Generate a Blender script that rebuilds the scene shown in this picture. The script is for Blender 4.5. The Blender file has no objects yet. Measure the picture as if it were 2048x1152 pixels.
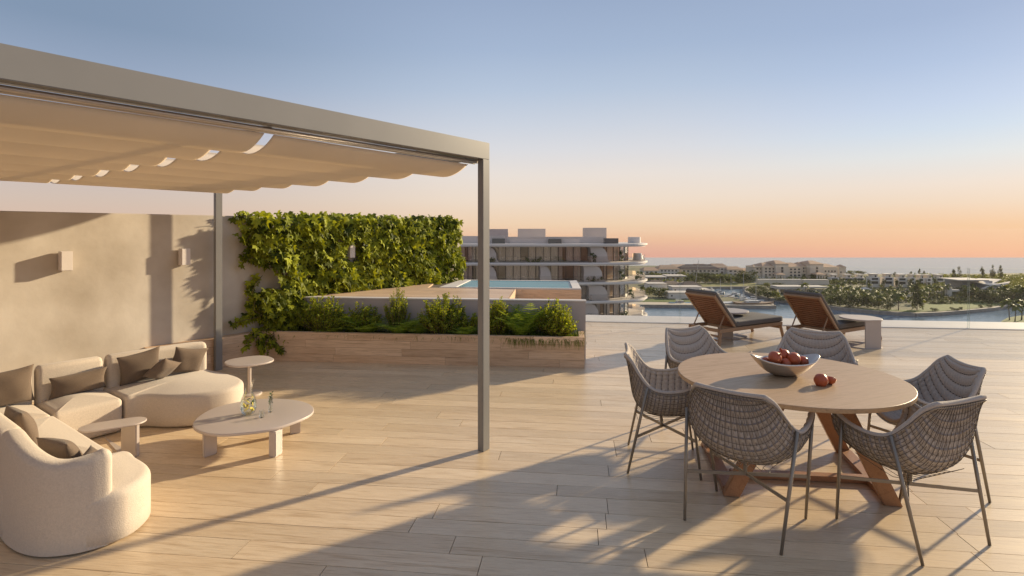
import bpy, bmesh, math, random
from mathutils import Vector, Matrix, noise as mnoise
R = random.Random(7)
PI = math.pi
scene = bpy.context.scene
C = scene.collection

# ------------------------------------------------------------------ camera
EYE = 1.75
FPX = 1110.0
HOR = 462.0
cam_d = bpy.data.cameras.new('camera'); cam = bpy.data.objects.new('camera', cam_d); C.objects.link(cam)
cam.location = (0, 0, EYE); cam.rotation_euler = (PI / 2, 0, 0)
cam_d.sensor_width = 36; cam_d.lens = 36 * FPX / 2048
cam_d.shift_y = (HOR - 576) / 2048.0
cam_d.clip_start = 0.05; cam_d.clip_end = 3000
scene.camera = cam
scene.view_settings.view_transform = 'Standard'; scene.view_settings.look = 'None'
scene.view_settings.exposure = 0.62; scene.view_settings.gamma = 1
scene.view_settings.use_curve_mapping = False
scene.render.engine = 'CYCLES'
scene.cycles.use_denoising = True
scene.cycles.max_bounces = 8; scene.cycles.transparent_max_bounces = 16
scene.cycles.caustics_reflective = False; scene.cycles.caustics_refractive = False
scene.cycles.sample_clamp_indirect = 4

def s2l(c):
    return tuple(((v / 255) / 12.92 if v / 255 <= 0.04045 else ((v / 255 + 0.055) / 1.055) ** 2.4) for v in c) + (1,)

# ------------------------------------------------------------------ sky and sun
SUN_AZ, SUN_EL = math.radians(54.7), math.radians(16.2)
SKY_GAIN = 0.65
world = bpy.data.worlds.new('World'); scene.world = world; world.use_nodes = True
nt = world.node_tree; nt.nodes.clear()
out = nt.nodes.new('ShaderNodeOutputWorld'); bg = nt.nodes.new('ShaderNodeBackground')
tc = nt.nodes.new('ShaderNodeTexCoord'); sep = nt.nodes.new('ShaderNodeSeparateXYZ')
nt.links.new(tc.outputs['Generated'], sep.inputs[0])
mr = nt.nodes.new('ShaderNodeMapRange'); mr.inputs[1].default_value = -0.1; mr.inputs[2].default_value = 1.0
nt.links.new(sep.outputs['Z'], mr.inputs[0])
def ramp(stops):
    n = nt.nodes.new('ShaderNodeValToRGB'); e = n.color_ramp.elements
    while len(e) > 1: e.remove(e[-1])
    for i, (z, c) in enumerate(stops):
        p = (z + 0.1) / 1.1
        x = e[0] if i == 0 else e.new(p)
        x.position = p; x.color = s2l(c)
    nt.links.new(mr.outputs[0], n.inputs[0]); return n
rl = ramp([(-.1, (150, 122, 112)), (-.045, (214, 158, 138)), (-.02, (218, 172, 150)), (.005, (222, 190, 168)), (.045, (214, 194, 180)), (.1, (202, 194, 194)), (.16, (180, 184, 200)), (.229, (152, 168, 193)), (.29, (133, 153, 179)), (.5, (128, 146, 174)), (1, (138, 150, 174))])
rc = ramp([(-.1, (150, 120, 108)), (-.046, (224, 167, 148)), (-.03, (228, 176, 152)), (-.014, (236, 190, 156)), (.011, (241, 210, 178)), (.056, (240, 222, 204)), (.1, (235, 225, 217)), (.144, (221, 221, 225)), (.187, (206, 213, 225)), (.245, (185, 200, 221)), (.31, (167, 185, 212)), (.384, (155, 173, 202)), (1, (148, 158, 180))])
rr = ramp([(-.1, (155, 120, 104)), (-.044, (237, 173, 148)), (-.024, (242, 186, 149)), (.008, (241, 200, 162)), (.042, (237, 215, 194)), (.068, (236, 222, 210)), (.11, (222, 227, 230)), (.145, (205, 220, 236)), (.18, (193, 210, 235)), (.237, (174, 194, 225)), (.297, (160, 180, 213)), (.5, (152, 168, 196)), (1, (152, 162, 184))])
def maprange(a, b):
    m = nt.nodes.new('ShaderNodeMapRange'); m.inputs[1].default_value = a; m.inputs[2].default_value = b
    m.interpolation_type = 'SMOOTHSTEP'; nt.links.new(sep.outputs['X'], m.inputs[0]); return m
m1 = maprange(-.62, .0); m2 = maprange(.2, .68)
def mix(fac, a, b):
    m = nt.nodes.new('ShaderNodeMix'); m.data_type = 'RGBA'
    if isinstance(fac, float): m.inputs[0].default_value = fac
    else: nt.links.new(fac, m.inputs[0])
    nt.links.new(a, m.inputs[6]); nt.links.new(b, m.inputs[7]); return m
x1 = mix(m1.outputs[0], rl.outputs[0], rc.outputs[0]); x2 = mix(m2.outputs[0], x1.outputs[2], rr.outputs[0])
# a share of the physical sky on top of the dusk gradient
nis = nt.nodes.new('ShaderNodeTexSky'); nis.sky_type = 'NISHITA'; nis.sun_disc = False
nis.sun_elevation = SUN_EL; nis.sun_rotation = SUN_AZ; nis.dust_density = 2
nsc = nt.nodes.new('ShaderNodeVectorMath'); nsc.operation = 'SCALE'; nsc.inputs[3].default_value = 0.08
nt.links.new(nis.outputs[0], nsc.inputs[0])
x3 = mix(0.03, x2.outputs[2], nsc.outputs[0])
nt.links.new(x3.outputs[2], bg.inputs[0]); bg.inputs[1].default_value = SKY_GAIN
nt.links.new(bg.outputs[0], out.inputs[0])

sun_d = bpy.data.lights.new('sun', 'SUN'); sun = bpy.data.objects.new('sun', sun_d); C.objects.link(sun)
sun_d.energy = 5.0; sun_d.angle = math.radians(1.5); sun_d.color = (1.0, .81, .53)
sd = Vector((math.sin(SUN_AZ) * math.cos(SUN_EL), math.cos(SUN_AZ) * math.cos(SUN_EL), math.sin(SUN_EL)))
sun.rotation_euler = sd.to_track_quat('Z', 'Y').to_euler(); sun.location = (20, 15, 12)

# ------------------------------------------------------------------ helpers
U = Vector((.5915, .8063)); N = Vector((.8063, -.5915)); W0 = Vector((-3.41, 7.506))
A_ = Vector((.9931, -.117)); B_ = Vector((.117, .9931))          # deck board directions
def P(x, y, z=0.0):
    Y = FPX * (EYE - z) / (y - HOR); return Vector(((x - 1024) / FPX * Y, Y, z))
def SQ(s, q, z=0.0):
    p = W0 + U * s + N * q; return Vector((p.x, p.y, z))
def AB(a, b, z=0.0):
    p = A_ * a + B_ * b; return Vector((p.x, p.y, z))

class MB:
    def __init__(s): s.v = []; s.f = []; s.at = []
    def add(s, vs, fs, tone=None):
        o = len(s.v); s.v += [Vector(v) for v in vs]; s.f += [tuple(i + o for i in f) for f in fs]
        if tone is not None: s.at += [tone] * len(vs)
        elif s.at: s.at += [0.5] * len(vs)
        return s
    def box(s, c, d, rz=0.0, M=None, tone=None):
        hx, hy, hz = d[0] / 2, d[1] / 2, d[2] / 2
        vs = [Vector((x, y, z)) for x in (-hx, hx) for y in (-hy, hy) for z in (-hz, hz)]
        if M is None: M = Matrix.Rotation(rz, 3, 'Z')
        vs = [M @ v + Vector(c) for v in vs]
        return s.add(vs, [(0, 1, 3, 2), (4, 6, 7, 5), (0, 4, 5, 1), (2, 3, 7, 6), (0, 2, 6, 4), (1, 5, 7, 3)], tone)
    def bar(s, a, b, w, h, up=(0, 0, 1), tone=None):
        a = Vector(a); b = Vector(b); d = (b - a); L = d.length; d.normalize()
        x = d.cross(Vector(up)); x = x.normalized() if x.length > 1e-6 else Vector((1, 0, 0)); z = x.cross(d)
        M = Matrix((x, d, z)).transposed()
        return s.box((a + b) / 2, (w, L, h), M=M, tone=tone)
    def quadbox(s, base, z0, z1, tone=None):
        n = len(base); vs = [(p[0], p[1], z0) for p in base] + [(p[0], p[1], z1) for p in base]
        fs = [tuple(range(n))[::-1], tuple(range(n, 2 * n))] + [(i, (i + 1) % n, (i + 1) % n + n, i + n) for i in range(n)]
        return s.add(vs, fs, tone)
    def tube(s, pts, r, n=8, caps=True):
        pts = [Vector(p) for p in pts]; m = len(pts)
        rs = r if isinstance(r, (list, tuple)) else [r] * m
        o = len(s.v); up = Vector((0, 0, 1)); prev = None
        vs = []
        for i, p in enumerate(pts):
            d = (pts[min(i + 1, m - 1)] - pts[max(i - 1, 0)]).normalized()
            if prev is None:
                x = d.cross(up)
                if x.length < 1e-3: x = d.cross(Vector((0, 1, 0)))
            else:
                x = prev - d * prev.dot(d)
            x.normalize(); prev = x; y = d.cross(x)
            for k in range(n):
                t = 2 * PI * k / n; vs.append(p + (x * math.cos(t) + y * math.sin(t)) * rs[i])
        fs = [(i * n + k, i * n + (k + 1) % n, (i + 1) * n + (k + 1) % n, (i + 1) * n + k) for i in range(m - 1) for k in range(n)]
        if caps: fs += [tuple(range(n))[::-1], tuple(range((m - 1) * n, m * n))]
        return s.add(vs, fs)
    def lathe(s, prof, n=24, c=(0, 0, 0), M=None):
        vs = []
        for (r, z) in prof:
            for k in range(n):
                t = 2 * PI * k / n; v = Vector((r * math.cos(t), r * math.sin(t), z))
                if M is not None: v = M @ v
                vs.append(v + Vector(c))
        m = len(prof)
        return s.add(vs, [(i * n + k, i * n + (k + 1) % n, (i + 1) * n + (k + 1) % n, (i + 1) * n + k) for i in range(m - 1) for k in range(n)])
    def grid(s, rows):
        m = len(rows); n = len(rows[0])
        return s.add([v for r in rows for v in r], [(i * n + k, i * n + k + 1, (i + 1) * n + k + 1, (i + 1) * n + k) for i in range(m - 1) for k in range(n - 1)])
    def mesh(s, name, mat, off=None, smooth=False, recalc=True, bevel=0, merge=0):
        me = bpy.data.meshes.new(name)
        vs = [v - off for v in s.v] if off is not None else s.v
        me.from_pydata([tuple(v) for v in vs], [], s.f)
        if s.at:
            a = me.attributes.new('tone', 'FLOAT', 'POINT')
            a.data.foreach_set('value', (s.at + [0.5] * len(vs))[:len(vs)])
        if recalc or bevel or merge:
            bm = bmesh.new(); bm.from_mesh(me)
            if merge: bmesh.ops.remove_doubles(bm, verts=bm.verts, dist=merge)
            if recalc: bmesh.ops.recalc_face_normals(bm, faces=bm.faces)
            if bevel:
                es = [e for e in bm.edges if len(e.link_faces) == 2 and e.calc_face_angle() > 0.6]
                bmesh.ops.bevel(bm, geom=es, offset=bevel, segments=2, affect='EDGES', clamp_overlap=True)
            bm.to_mesh(me); bm.free()
        if smooth: me.polygons.foreach_set('use_smooth', [True] * len(me.polygons))
        if mat: me.materials.append(mat)
        return me
    def obj(s, name, mat, parent=None, local=False, **k):
        off = None
        if parent is not None and not local: off = wloc(parent)
        me = s.mesh(name, mat, off, **k)
        return link(name, me, parent)

def wloc(o):
    v = Vector((0, 0, 0))
    while o is not None: v += Vector(o.location); o = o.parent
    return v
def link(name, me, parent=None):
    o = bpy.data.objects.new(name, me); C.objects.link(o)
    if parent is not None: o.parent = parent
    return o
def thing(name, label, cat, loc=(0, 0, 0), rz=0.0, group=None):
    o = bpy.data.objects.new(name, None); C.objects.link(o); o.empty_display_size = .1
    o.location = loc; o.rotation_euler = (0, 0, rz); o['label'] = label; o['category'] = cat
    if group: o['group'] = group
    return o
def tag(o, label, cat, group=None, kind=None):
    o['label'] = label; o['category'] = cat
    if group: o['group'] = group
    if kind: o['kind'] = kind
    return o
def kind(o, k): o['kind'] = k; return o
def dup(root, loc, rz, label, group=None):
    r = root.copy(); C.objects.link(r); r.location = loc; r.rotation_euler = (0, 0, rz); r['label'] = label
    if group: r['group'] = group
    for ch in list(root.children):
        c = ch.copy(); C.objects.link(c); c.parent = r
        for g in list(ch.children):
            d = g.copy(); C.objects.link(d); d.parent = c
    return r

# ---- outlines
def catmull(pts, k=6, closed=True):
    n = len(pts); o = []; pts = [Vector(p) for p in pts]
    rng = range(n) if closed else range(n - 1)
    for i in rng:
        g = (lambda j: pts[j % n]) if closed else (lambda j: pts[min(max(j, 0), n - 1)])
        p0, p1, p2, p3 = g(i - 1), g(i), g(i + 1), g(i + 2)
        for j in range(k):
            t = j / k
            o.append(.5 * ((2 * p1) + (p2 - p0) * t + (2 * p0 - 5 * p1 + 4 * p2 - p3) * t * t + (3 * p1 - p0 - 3 * p2 + p3) * t ** 3))
    if not closed: o.append(pts[-1])
    return o
def fillet(poly, rad, k=5):
    n = len(poly); o = []
    for i in range(n):
        p = Vector(poly[i]); a = Vector(poly[i - 1]); b = Vector(poly[(i + 1) % n])
        r = rad[i] if isinstance(rad, (list, tuple)) else rad
        da = (a - p); db = (b - p); r = min(r, da.length * .48, db.length * .48)
        s = p + da.normalized() * r; e = p + db.normalized() * r
        for j in range(k + 1):
            t = j / k; o.append((1 - t) ** 2 * s + 2 * t * (1 - t) * p + t * t * e)
    return o
def resample(poly, n):
    L = [0]; m = len(poly)
    for i in range(m): L.append(L[-1] + (poly[(i + 1) % m] - poly[i]).length)
    o = []; j = 0
    for i in range(n):
        d = L[-1] * i / n
        while L[j + 1] < d: j += 1
        t = (d - L[j]) / max(L[j + 1] - L[j], 1e-9); o.append(poly[j].lerp(poly[(j + 1) % m], t))
    return o
def soft(mb, poly, z0, z1, r, crown=0.0, n=72, inner=6):
    """closed soft block: rounded top and bottom edges, slightly crowned top"""
    poly = resample([Vector(p) for p in poly], n)
    ar = sum(poly[i].x * poly[(i + 1) % n].y - poly[(i + 1) % n].x * poly[i].y for i in range(n))
    if ar < 0: poly = poly[::-1]
    nm = []
    for i in range(n):
        d = (poly[(i + 2) % n] - poly[i - 2]).normalized(); nm.append(Vector((d.y, -d.x)))
    cen = sum(poly, Vector((0, 0))) / n
    rings = []
    rb = min(r * .6, .02)
    rings.append((rb, z0)); rings.append((0, z0 + rb))
    for t in (.35, .7): rings.append((0, z0 + rb + (z1 - r - z0 - rb) * t))
    for j in range(6):
        t = j / 5 * PI / 2; rings.append((r * (1 - math.cos(t)), z1 - r + r * math.sin(t)))
    o = len(mb.v); vs = []
    for ins, z in rings:
        for i in range(n): p = poly[i] - nm[i] * ins; vs.append(Vector((p.x, p.y, z)))
    top = [poly[i] - nm[i] * r for i in range(n)]
    for j in range(1, inner):
        t = j / inner
        for i in range(n):
            p = top[i].lerp(cen, t); vs.append(Vector((p.x, p.y, z1 + crown * math.sin(t * PI / 2))))
    vs.append(Vector((cen.x, cen.y, z1 + crown)))
    m = len(rings) + inner - 1
    fs = [(i * n + k, i * n + (k + 1) % n, (i + 1) * n + (k + 1) % n, (i + 1) * n + k) for i in range(m - 1) for k in range(n)]
    fs += [((m - 1) * n + k, (m - 1) * n + (k + 1) % n, m * n) for k in range(n)]
    fs.append(tuple(range(n))[::-1])
    mb.add(vs, fs)
def ribbon(mb, path, th, z0, tops, r):
    """upright cushion wall along a path (2D), thickness th, own top height per point, rounded top and ends"""
    pts = [Vector(p) for p in path]; m = len(pts)
    sec = []
    secs = []
    for i in range(m):
        d = (pts[min(i + 1, m - 1)] - pts[max(i - 1, 0)]).normalized(); nn = Vector((d.y, -d.x))
        secs.append((pts[i], nn, tops[i], 1.0, d))
    d0 = secs[0][4]; d1 = secs[-1][4]
    ends = []
    for t in (1.0, .92, .75, .5, .25): pass
    pre = []; post = []
    for k in range(4):
        a = (k + 1) / 4 * PI / 2
        pre.insert(0, (pts[0] - d0 * r * math.sin(a), secs[0][1], tops[0] - r * (1 - math.cos(a)), 1 - (2 * r / th) * (1 - math.cos(a)) * .98, d0))
        post.append((pts[-1] + d1 * r * math.sin(a), secs[-1][1], tops[-1] - r * (1 - math.cos(a)), 1 - (2 * r / th) * (1 - math.cos(a)) * .98, d1))
    secs = pre + secs + post
    rows = []
    for p, nn, zt, w, d in secs:
        h = th / 2 * max(w, .04); rr = min(r, h)
        prof = [(-h, z0), (-h, z0 + (zt - z0) * .33), (-h, z0 + (zt - z0) * .66), (-h, zt - rr)]
        prof += [(-h + rr * (1 - math.cos(a)), zt - rr + rr * math.sin(a)) for a in (PI / 8, PI / 4, 3 * PI / 8, PI / 2)]
        prof += [(-x, z) for x, z in prof[::-1]]
        rows.append([Vector((p.x + nn.x * x, p.y + nn.y * x, z)) for x, z in prof])
    o = len(mb.v); mb.grid(rows)
    k = len(rows[0]); L = len(rows)
    mb.f.append(tuple(o + i for i in range(k))[::-1]); mb.f.append(tuple(o + (L - 1) * k + i for i in range(k)))

# ------------------------------------------------------------------ materials
def M_(name, col, rough=.6, var=0, vscale=5, bump=0, bscale=60, metal=0, spec=.5, col2=None, stretch=None, detail=4, sheen=0, coord='Object'):
    m = bpy.data.materials.new(name); m.use_nodes = True; t = m.node_tree; b = t.nodes['Principled BSDF']
    b.inputs['Base Color'].default_value = tuple(col) + (1,); b.inputs['Roughness'].default_value = rough
    b.inputs['Metallic'].default_value = metal; b.inputs['Specular IOR Level'].default_value = spec
    if sheen: b.inputs['Sheen Weight'].default_value = sheen; b.inputs['Sheen Roughness'].default_value = .5
    if var or col2 or bump:
        c = t.nodes.new('ShaderNodeTexCoord'); mp = t.nodes.new('ShaderNodeMapping')
        t.links.new(c.outputs[coord], mp.inputs[0])
        if stretch: mp.inputs['Scale'].default_value = stretch
    if var or col2:
        n = t.nodes.new('ShaderNodeTexNoise'); n.inputs['Scale'].default_value = vscale; n.inputs['Detail'].default_value = detail
        t.links.new(mp.outputs[0], n.inputs[0])
        r = t.nodes.new('ShaderNodeMapRange'); r.inputs[1].default_value = .3; r.inputs[2].default_value = .7; t.links.new(n.outputs[0], r.inputs[0])
        x = t.nodes.new('ShaderNodeMix'); x.data_type = 'RGBA'; t.links.new(r.outputs[0], x.inputs[0])
        a = col if col2 else tuple(v * (1 - var) for v in col); bb = col2 if col2 else tuple(min(1, v * (1 + var)) for v in col)
        x.inputs[6].default_value = tuple(a) + (1,); x.inputs[7].default_value = tuple(bb) + (1,)
        t.links.new(x.outputs[2], b.inputs['Base Color'])
    if bump:
        n2 = t.nodes.new('ShaderNodeTexNoise'); n2.inputs['Scale'].default_value = bscale; n2.inputs['Detail'].default_value = 3
        t.links.new(mp.outputs[0], n2.inputs[0]); bu = t.nodes.new('ShaderNodeBump'); bu.inputs['Strength'].default_value = bump
        bu.inputs['Distance'].default_value = .01; t.links.new(n2.outputs[0], bu.inputs['Height']); t.links.new(bu.outputs[0], b.inputs['Normal'])
    return m

def wood_mat(name, ca, cb, cdark, rough=.42, ang=0.0, tone=True, scale=1.0, spec=.5, tonevar=.20):
    """board material: long grain along local x (rotated by ang), knots, tone per board from the 'tone' attribute"""
    m = bpy.data.materials.new(name); m.use_nodes = True; t = m.node_tree; b = t.nodes['Principled BSDF']
    c = t.nodes.new('ShaderNodeTexCoord'); rot = t.nodes.new('ShaderNodeMapping'); rot.vector_type = 'POINT'
    rot.inputs['Rotation'].default_value = (0, 0, ang)
    t.links.new(c.outputs['Object'], rot.inputs[0])
    at = t.nodes.new('ShaderNodeAttribute'); at.attribute_name = 'tone'
    mul = t.nodes.new('ShaderNodeMath'); mul.operation = 'MULTIPLY'; mul.inputs[1].default_value = 91.7 if tone else 0
    t.links.new(at.outputs['Fac'], mul.inputs[0])
    cx = t.nodes.new('ShaderNodeCombineXYZ'); t.links.new(mul.outputs[0], cx.inputs[0]); t.links.new(mul.outputs[0], cx.inputs[2])
    ad = t.nodes.new('ShaderNodeVectorMath'); ad.operation = 'ADD'; t.links.new(rot.outputs[0], ad.inputs[0]); t.links.new(cx.outputs[0], ad.inputs[1])
    def stretched(sx, sy, sz):
        mp = t.nodes.new('ShaderNodeMapping'); mp.inputs['Scale'].default_value = (sx * scale, sy * scale, sz * scale); t.links.new(ad.outputs[0], mp.inputs[0]); return mp
    # cathedral figure
    n1 = t.nodes.new('ShaderNodeTexNoise'); n1.inputs['Scale'].default_value = 1; n1.inputs['Detail'].default_value = 2; n1.inputs['Distortion'].default_value = .15
    t.links.new(stretched(.38, 4.5, 4.5).outputs[0], n1.inputs[0])
    w = t.nodes.new('ShaderNodeMath'); w.operation = 'MULTIPLY'; w.inputs[1].default_value = 46; t.links.new(n1.outputs[0], w.inputs[0])
    sn = t.nodes.new('ShaderNodeMath'); sn.operation = 'SINE'; t.links.new(w.outputs[0], sn.inputs[0])
    r1 = t.nodes.new('ShaderNodeMapRange'); r1.inputs[1].default_value = .3; r1.inputs[2].default_value = 1; t.links.new(sn.outputs[0], r1.inputs[0])
    n2 = t.nodes.new('ShaderNodeTexNoise'); n2.inputs['Scale'].default_value = 1; n2.inputs['Detail'].default_value = 6; n2.inputs['Roughness'].default_value = .65
    t.links.new(stretched(5, 110, 110).outputs[0], n2.inputs[0])
    n3 = t.nodes.new('ShaderNodeTexNoise'); n3.inputs['Scale'].default_value = 1; n3.inputs['Detail'].default_value = 3
    t.links.new(stretched(.7, 3, 3).outputs[0], n3.inputs[0])
    r2 = t.nodes.new('ShaderNodeMapRange'); r2.inputs[1].default_value = .45; r2.inputs[2].default_value = .75; t.links.new(n2.outputs[0], r2.inputs[0])
    r3 = t.nodes.new('ShaderNodeMapRange'); r3.inputs[1].default_value = .3; r3.inputs[2].default_value = .7; t.links.new(n3.outputs[0], r3.inputs[0])
    # figure only where the noise lets it
    k = t.nodes.new('ShaderNodeMath'); k.operation = 'MULTIPLY'; t.links.new(r1.outputs[0], k.inputs[0]); t.links.new(r3.outputs[0], k.inputs[1])
    k2 = t.nodes.new('ShaderNodeMath'); k2.operation = 'MULTIPLY_ADD'; t.links.new(k.outputs[0], k2.inputs[0]); k2.inputs[1].default_value = .36
    k3 = t.nodes.new('ShaderNodeMath'); k3.operation = 'MULTIPLY'; t.links.new(r2.outputs[0], k3.inputs[0]); k3.inputs[1].default_value = .75
    t.links.new(k3.outputs[0], k2.inputs[2])
    base = t.nodes.new('ShaderNodeMix'); base.data_type = 'RGBA'
    fr = t.nodes.new('ShaderNodeMath'); fr.operation = 'FRACT'; m7 = t.nodes.new('ShaderNodeMath'); m7.operation = 'MULTIPLY'; m7.inputs[1].default_value = 7.31
    t.links.new(at.outputs['Fac'], m7.inputs[0]); t.links.new(m7.outputs[0], fr.inputs[0]); t.links.new(fr.outputs[0], base.inputs[0])
    base.inputs[6].default_value = ca + (1,); base.inputs[7].default_value = cb + (1,)
    mx = t.nodes.new('ShaderNodeMix'); mx.data_type = 'RGBA'; t.links.new(k2.outputs[0], mx.inputs[0]); t.links.new(base.outputs[2], mx.inputs[6]); mx.inputs[7].default_value = cdark + (1,)
    # tone of the single board
    tv = t.nodes.new('ShaderNodeMapRange'); tv.inputs[3].default_value = 1 - tonevar / 2; tv.inputs[4].default_value = 1 + tonevar / 2; t.links.new(at.outputs['Fac'], tv.inputs[0])
    sc = t.nodes.new('ShaderNodeVectorMath'); sc.operation = 'SCALE'; t.links.new(mx.outputs[2], sc.inputs[0]); t.links.new(tv.outputs[0], sc.inputs[3])
    t.links.new(sc.outputs[0], b.inputs['Base Color'])
    rg = t.nodes.new('ShaderNodeMapRange'); rg.inputs[3].default_value = rough - .06; rg.inputs[4].default_value = rough + .14; t.links.new(k2.outputs[0], rg.inputs[0])
    t.links.new(rg.outputs[0], b.inputs['Roughness']); b.inputs['Specular IOR Level'].default_value = spec
    bu = t.nodes.new('ShaderNodeBump'); bu.inputs['Strength'].default_value = .12; bu.inputs['Distance'].default_value = .004; bu.invert = True
    t.links.new(k2.outputs[0], bu.inputs['Height']); t.links.new(bu.outputs[0], b.inputs['Normal'])
    return m

def leaf_mat(name, ca, cb, trans=.35, rough=.55, vscale=3, cc=None):
    m = bpy.data.materials.new(name); m.use_nodes = True; t = m.node_tree; b = t.nodes['Principled BSDF']; o = t.nodes['Material Output']
    at = t.nodes.new('ShaderNodeAttribute'); at.attribute_name = 'tone'
    oi = t.nodes.new('ShaderNodeObjectInfo'); ad = t.nodes.new('ShaderNodeMath'); ad.operation = 'ADD'
    t.links.new(at.outputs['Fac'], ad.inputs[0]); t.links.new(oi.outputs['Random'], ad.inputs[1])
    fr = t.nodes.new('ShaderNodeMath'); fr.operation = 'FRACT'; t.links.new(ad.outputs[0], fr.inputs[0])
    x = t.nodes.new('ShaderNodeValToRGB'); e = x.color_ramp.elements; e[0].color = ca + (1,); e[1].color = cb + (1,)
    if cc: k = e.new(.93); k.color = cb + (1,); e[-1].color = cc + (1,)
    t.links.new(fr.outputs[0], x.inputs[0]); t.links.new(x.outputs[0], b.inputs['Base Color']); b.inputs['Roughness'].default_value = rough; b.inputs['Specular IOR Level'].default_value = .15
    tr = t.nodes.new('ShaderNodeBsdfTranslucent'); g = t.nodes.new('ShaderNodeMix'); g.data_type = 'RGBA'; g.blend_type = 'MULTIPLY'; g.inputs[0].default_value = 1
    t.links.new(x.outputs[0], g.inputs[6]); g.inputs[7].default_value = (1.9, 1.7, .55, 1); t.links.new(g.outputs[2], tr.inputs[0])
    ms = t.nodes.new('ShaderNodeMixShader'); ms.inputs[0].default_value = trans
    t.links.new(b.outputs[0], ms.inputs[1]); t.links.new(tr.outputs[0], ms.inputs[2]); t.links.new(ms.outputs[0], o.inputs[0])
    return m
def glass_mat(name, tint=(1, 1, 1), refl=.12, trans=True):
    m = bpy.data.materials.new(name); m.use_nodes = True; t = m.node_tree; o = t.nodes['Material Output']; t.nodes.remove(t.nodes['Principled BSDF'])
    tr = t.nodes.new('ShaderNodeBsdfTransparent'); tr.inputs[0].default_value = tint + (1,)
    gl = t.nodes.new('ShaderNodeBsdfGlossy'); gl.inputs['Roughness'].default_value = .02; gl.inputs[0].default_value = (1, 1, 1, 1)
    fr = t.nodes.new('ShaderNodeFresnel'); fr.inputs[0].default_value = 1.45
    mu = t.nodes.new('ShaderNodeMath'); mu.operation = 'MULTIPLY'; mu.inputs[1].default_value = refl; t.links.new(fr.outputs[0], mu.inputs[0])
    ms = t.nodes.new('ShaderNodeMixShader'); t.links.new(mu.outputs[0], ms.inputs[0]); t.links.new(tr.outputs[0], ms.inputs[1]); t.links.new(gl.outputs[0], ms.inputs[2]); t.links.new(ms.outputs[0], o.inputs[0])
    return m

m_deck = wood_mat('oak_deck', (.69, .535, .355), (.75, .60, .415), (.38, .25, .135), rough=.33, ang=math.atan2(.117, .9931))
m_clad = wood_mat('oak_cladding', (.62, .43, .28), (.70, .51, .35), (.34, .21, .12), rough=.5, ang=math.atan2(.101, .9949))
m_cladu = wood_mat('oak_cladding_side', (.62, .43, .28), (.70, .51, .35), (.34, .21, .12), rough=.5, ang=-math.atan2(.8063, .5915))
m_table = wood_mat('oak_table', (.48, .315, .175), (.48, .315, .175), (.25, .15, .08), rough=.46, ang=-.35, tone=False, scale=1.3)
m_tleg = wood_mat('walnut', (.37, .18, .088), (.37, .18, .088), (.20, .09, .042), rough=.42, ang=1.2, tone=False, scale=1.6)
m_sub = M_('deck_underlay', (.11, .085, .065), .9)
m_plaster = M_('plaster', (.41, .355, .29), .85, vscale=1.7, col2=(.61, .555, .485), bump=.4, bscale=5, detail=10)
m_white = M_('white_render', (.62, .58, .55), .7, var=.05, vscale=1.5, bump=.05, bscale=40)
m_lilac = M_('grey_render', (.42, .37, .36), .75, var=.06, vscale=2, bump=.06, bscale=50)
m_ledge = M_('pale_stone', (.60, .55, .50), .45, var=.05, vscale=3)
m_metal = M_('bronze_paint', (.205, .20, .195), .34, var=.04, vscale=3, spec=.5)
m_rail = M_('aluminium_rail', (.52, .46, .41), .28, metal=.5)
m_lamp = M_('lamp_body', (.72, .66, .62), .5, var=.03)
m_canopy = M_('canopy_cloth', (.84, .745, .63), .85, var=.04, vscale=3, bump=.08, bscale=300)
_t = m_canopy.node_tree; _o = _t.nodes['Material Output']; _tr = _t.nodes.new('ShaderNodeBsdfTranslucent'); _tr.inputs[0].default_value = (.95, .82, .64, 1)
_ms = _t.nodes.new('ShaderNodeMixShader'); _ms.inputs[0].default_value = .34; _t.links.new(_t.nodes['Principled BSDF'].outputs[0], _ms.inputs[1]); _t.links.new(_tr.outputs[0], _ms.inputs[2]); _t.links.new(_ms.outputs[0], _o.inputs[0])
m_boucle = M_('boucle_fabric', (.57, .495, .415), .95, var=.07, vscale=90, bump=.28, bscale=170, spec=.1, sheen=.2)
m_pillow = M_('taupe_linen', (.155, .115, .086), .9, var=.1, vscale=160, bump=.3, bscale=330, spec=.15, sheen=.15)
m_stone = M_('matt_lacquer', (.52, .45, .41), .33, var=.02, vscale=3)
m_pad = M_('woven_pad', (.47, .41, .355), .9, var=.1, vscale=120, bump=.35, bscale=260, spec=.15)
m_groove = M_('groove_shade', (.20, .185, .19), .85)  # dark tone standing in for shade in the weave of the pad
m_wire = M_('wire', (.12, .10, .085), .4, metal=.5)
m_leg = M_('chair_metal', (.26, .225, .185), .35, metal=.5)
m_teak = wood_mat('teak', (.33, .20, .12), (.36, .22, .13), (.20, .11, .06), rough=.5, ang=0, tone=True, scale=2)
m_slat = M_('teak_slats', (.21, .085, .042), .5, var=.12, vscale=9)
m_cush = M_('charcoal_cushion', (.12, .107, .10), .9, var=.08, vscale=120, bump=.2, bscale=300)
m_ctab = M_('c_table', (.42, .36, .325), .55, var=.03)
m_bowl = M_('silver_bowl', (.62, .55, .49), .28, metal=.75)
m_pom = M_('pomegranate_skin', (.36, .055, .022), .38, vscale=14, col2=(.47, .12, .04))
m_seed = M_('pomegranate_seeds', (.42, .03, .02), .25, vscale=90, col2=(.62, .22, .12), bump=.5, bscale=80)
m_glass = glass_mat('clear_glass', (.975, .985, .975), .65)
m_glassr = glass_mat('balustrade_glass', (.985, .99, .985), .22)
m_gedge = glass_mat('glass_edge', (.86, .92, .90), 1.6)
m_waterg = glass_mat('drink_water', (.96, .98, .955), .3)
m_soil = M_('soil', (.035, .026, .018), .95, var=.3, vscale=30, bump=.5, bscale=60)
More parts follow.
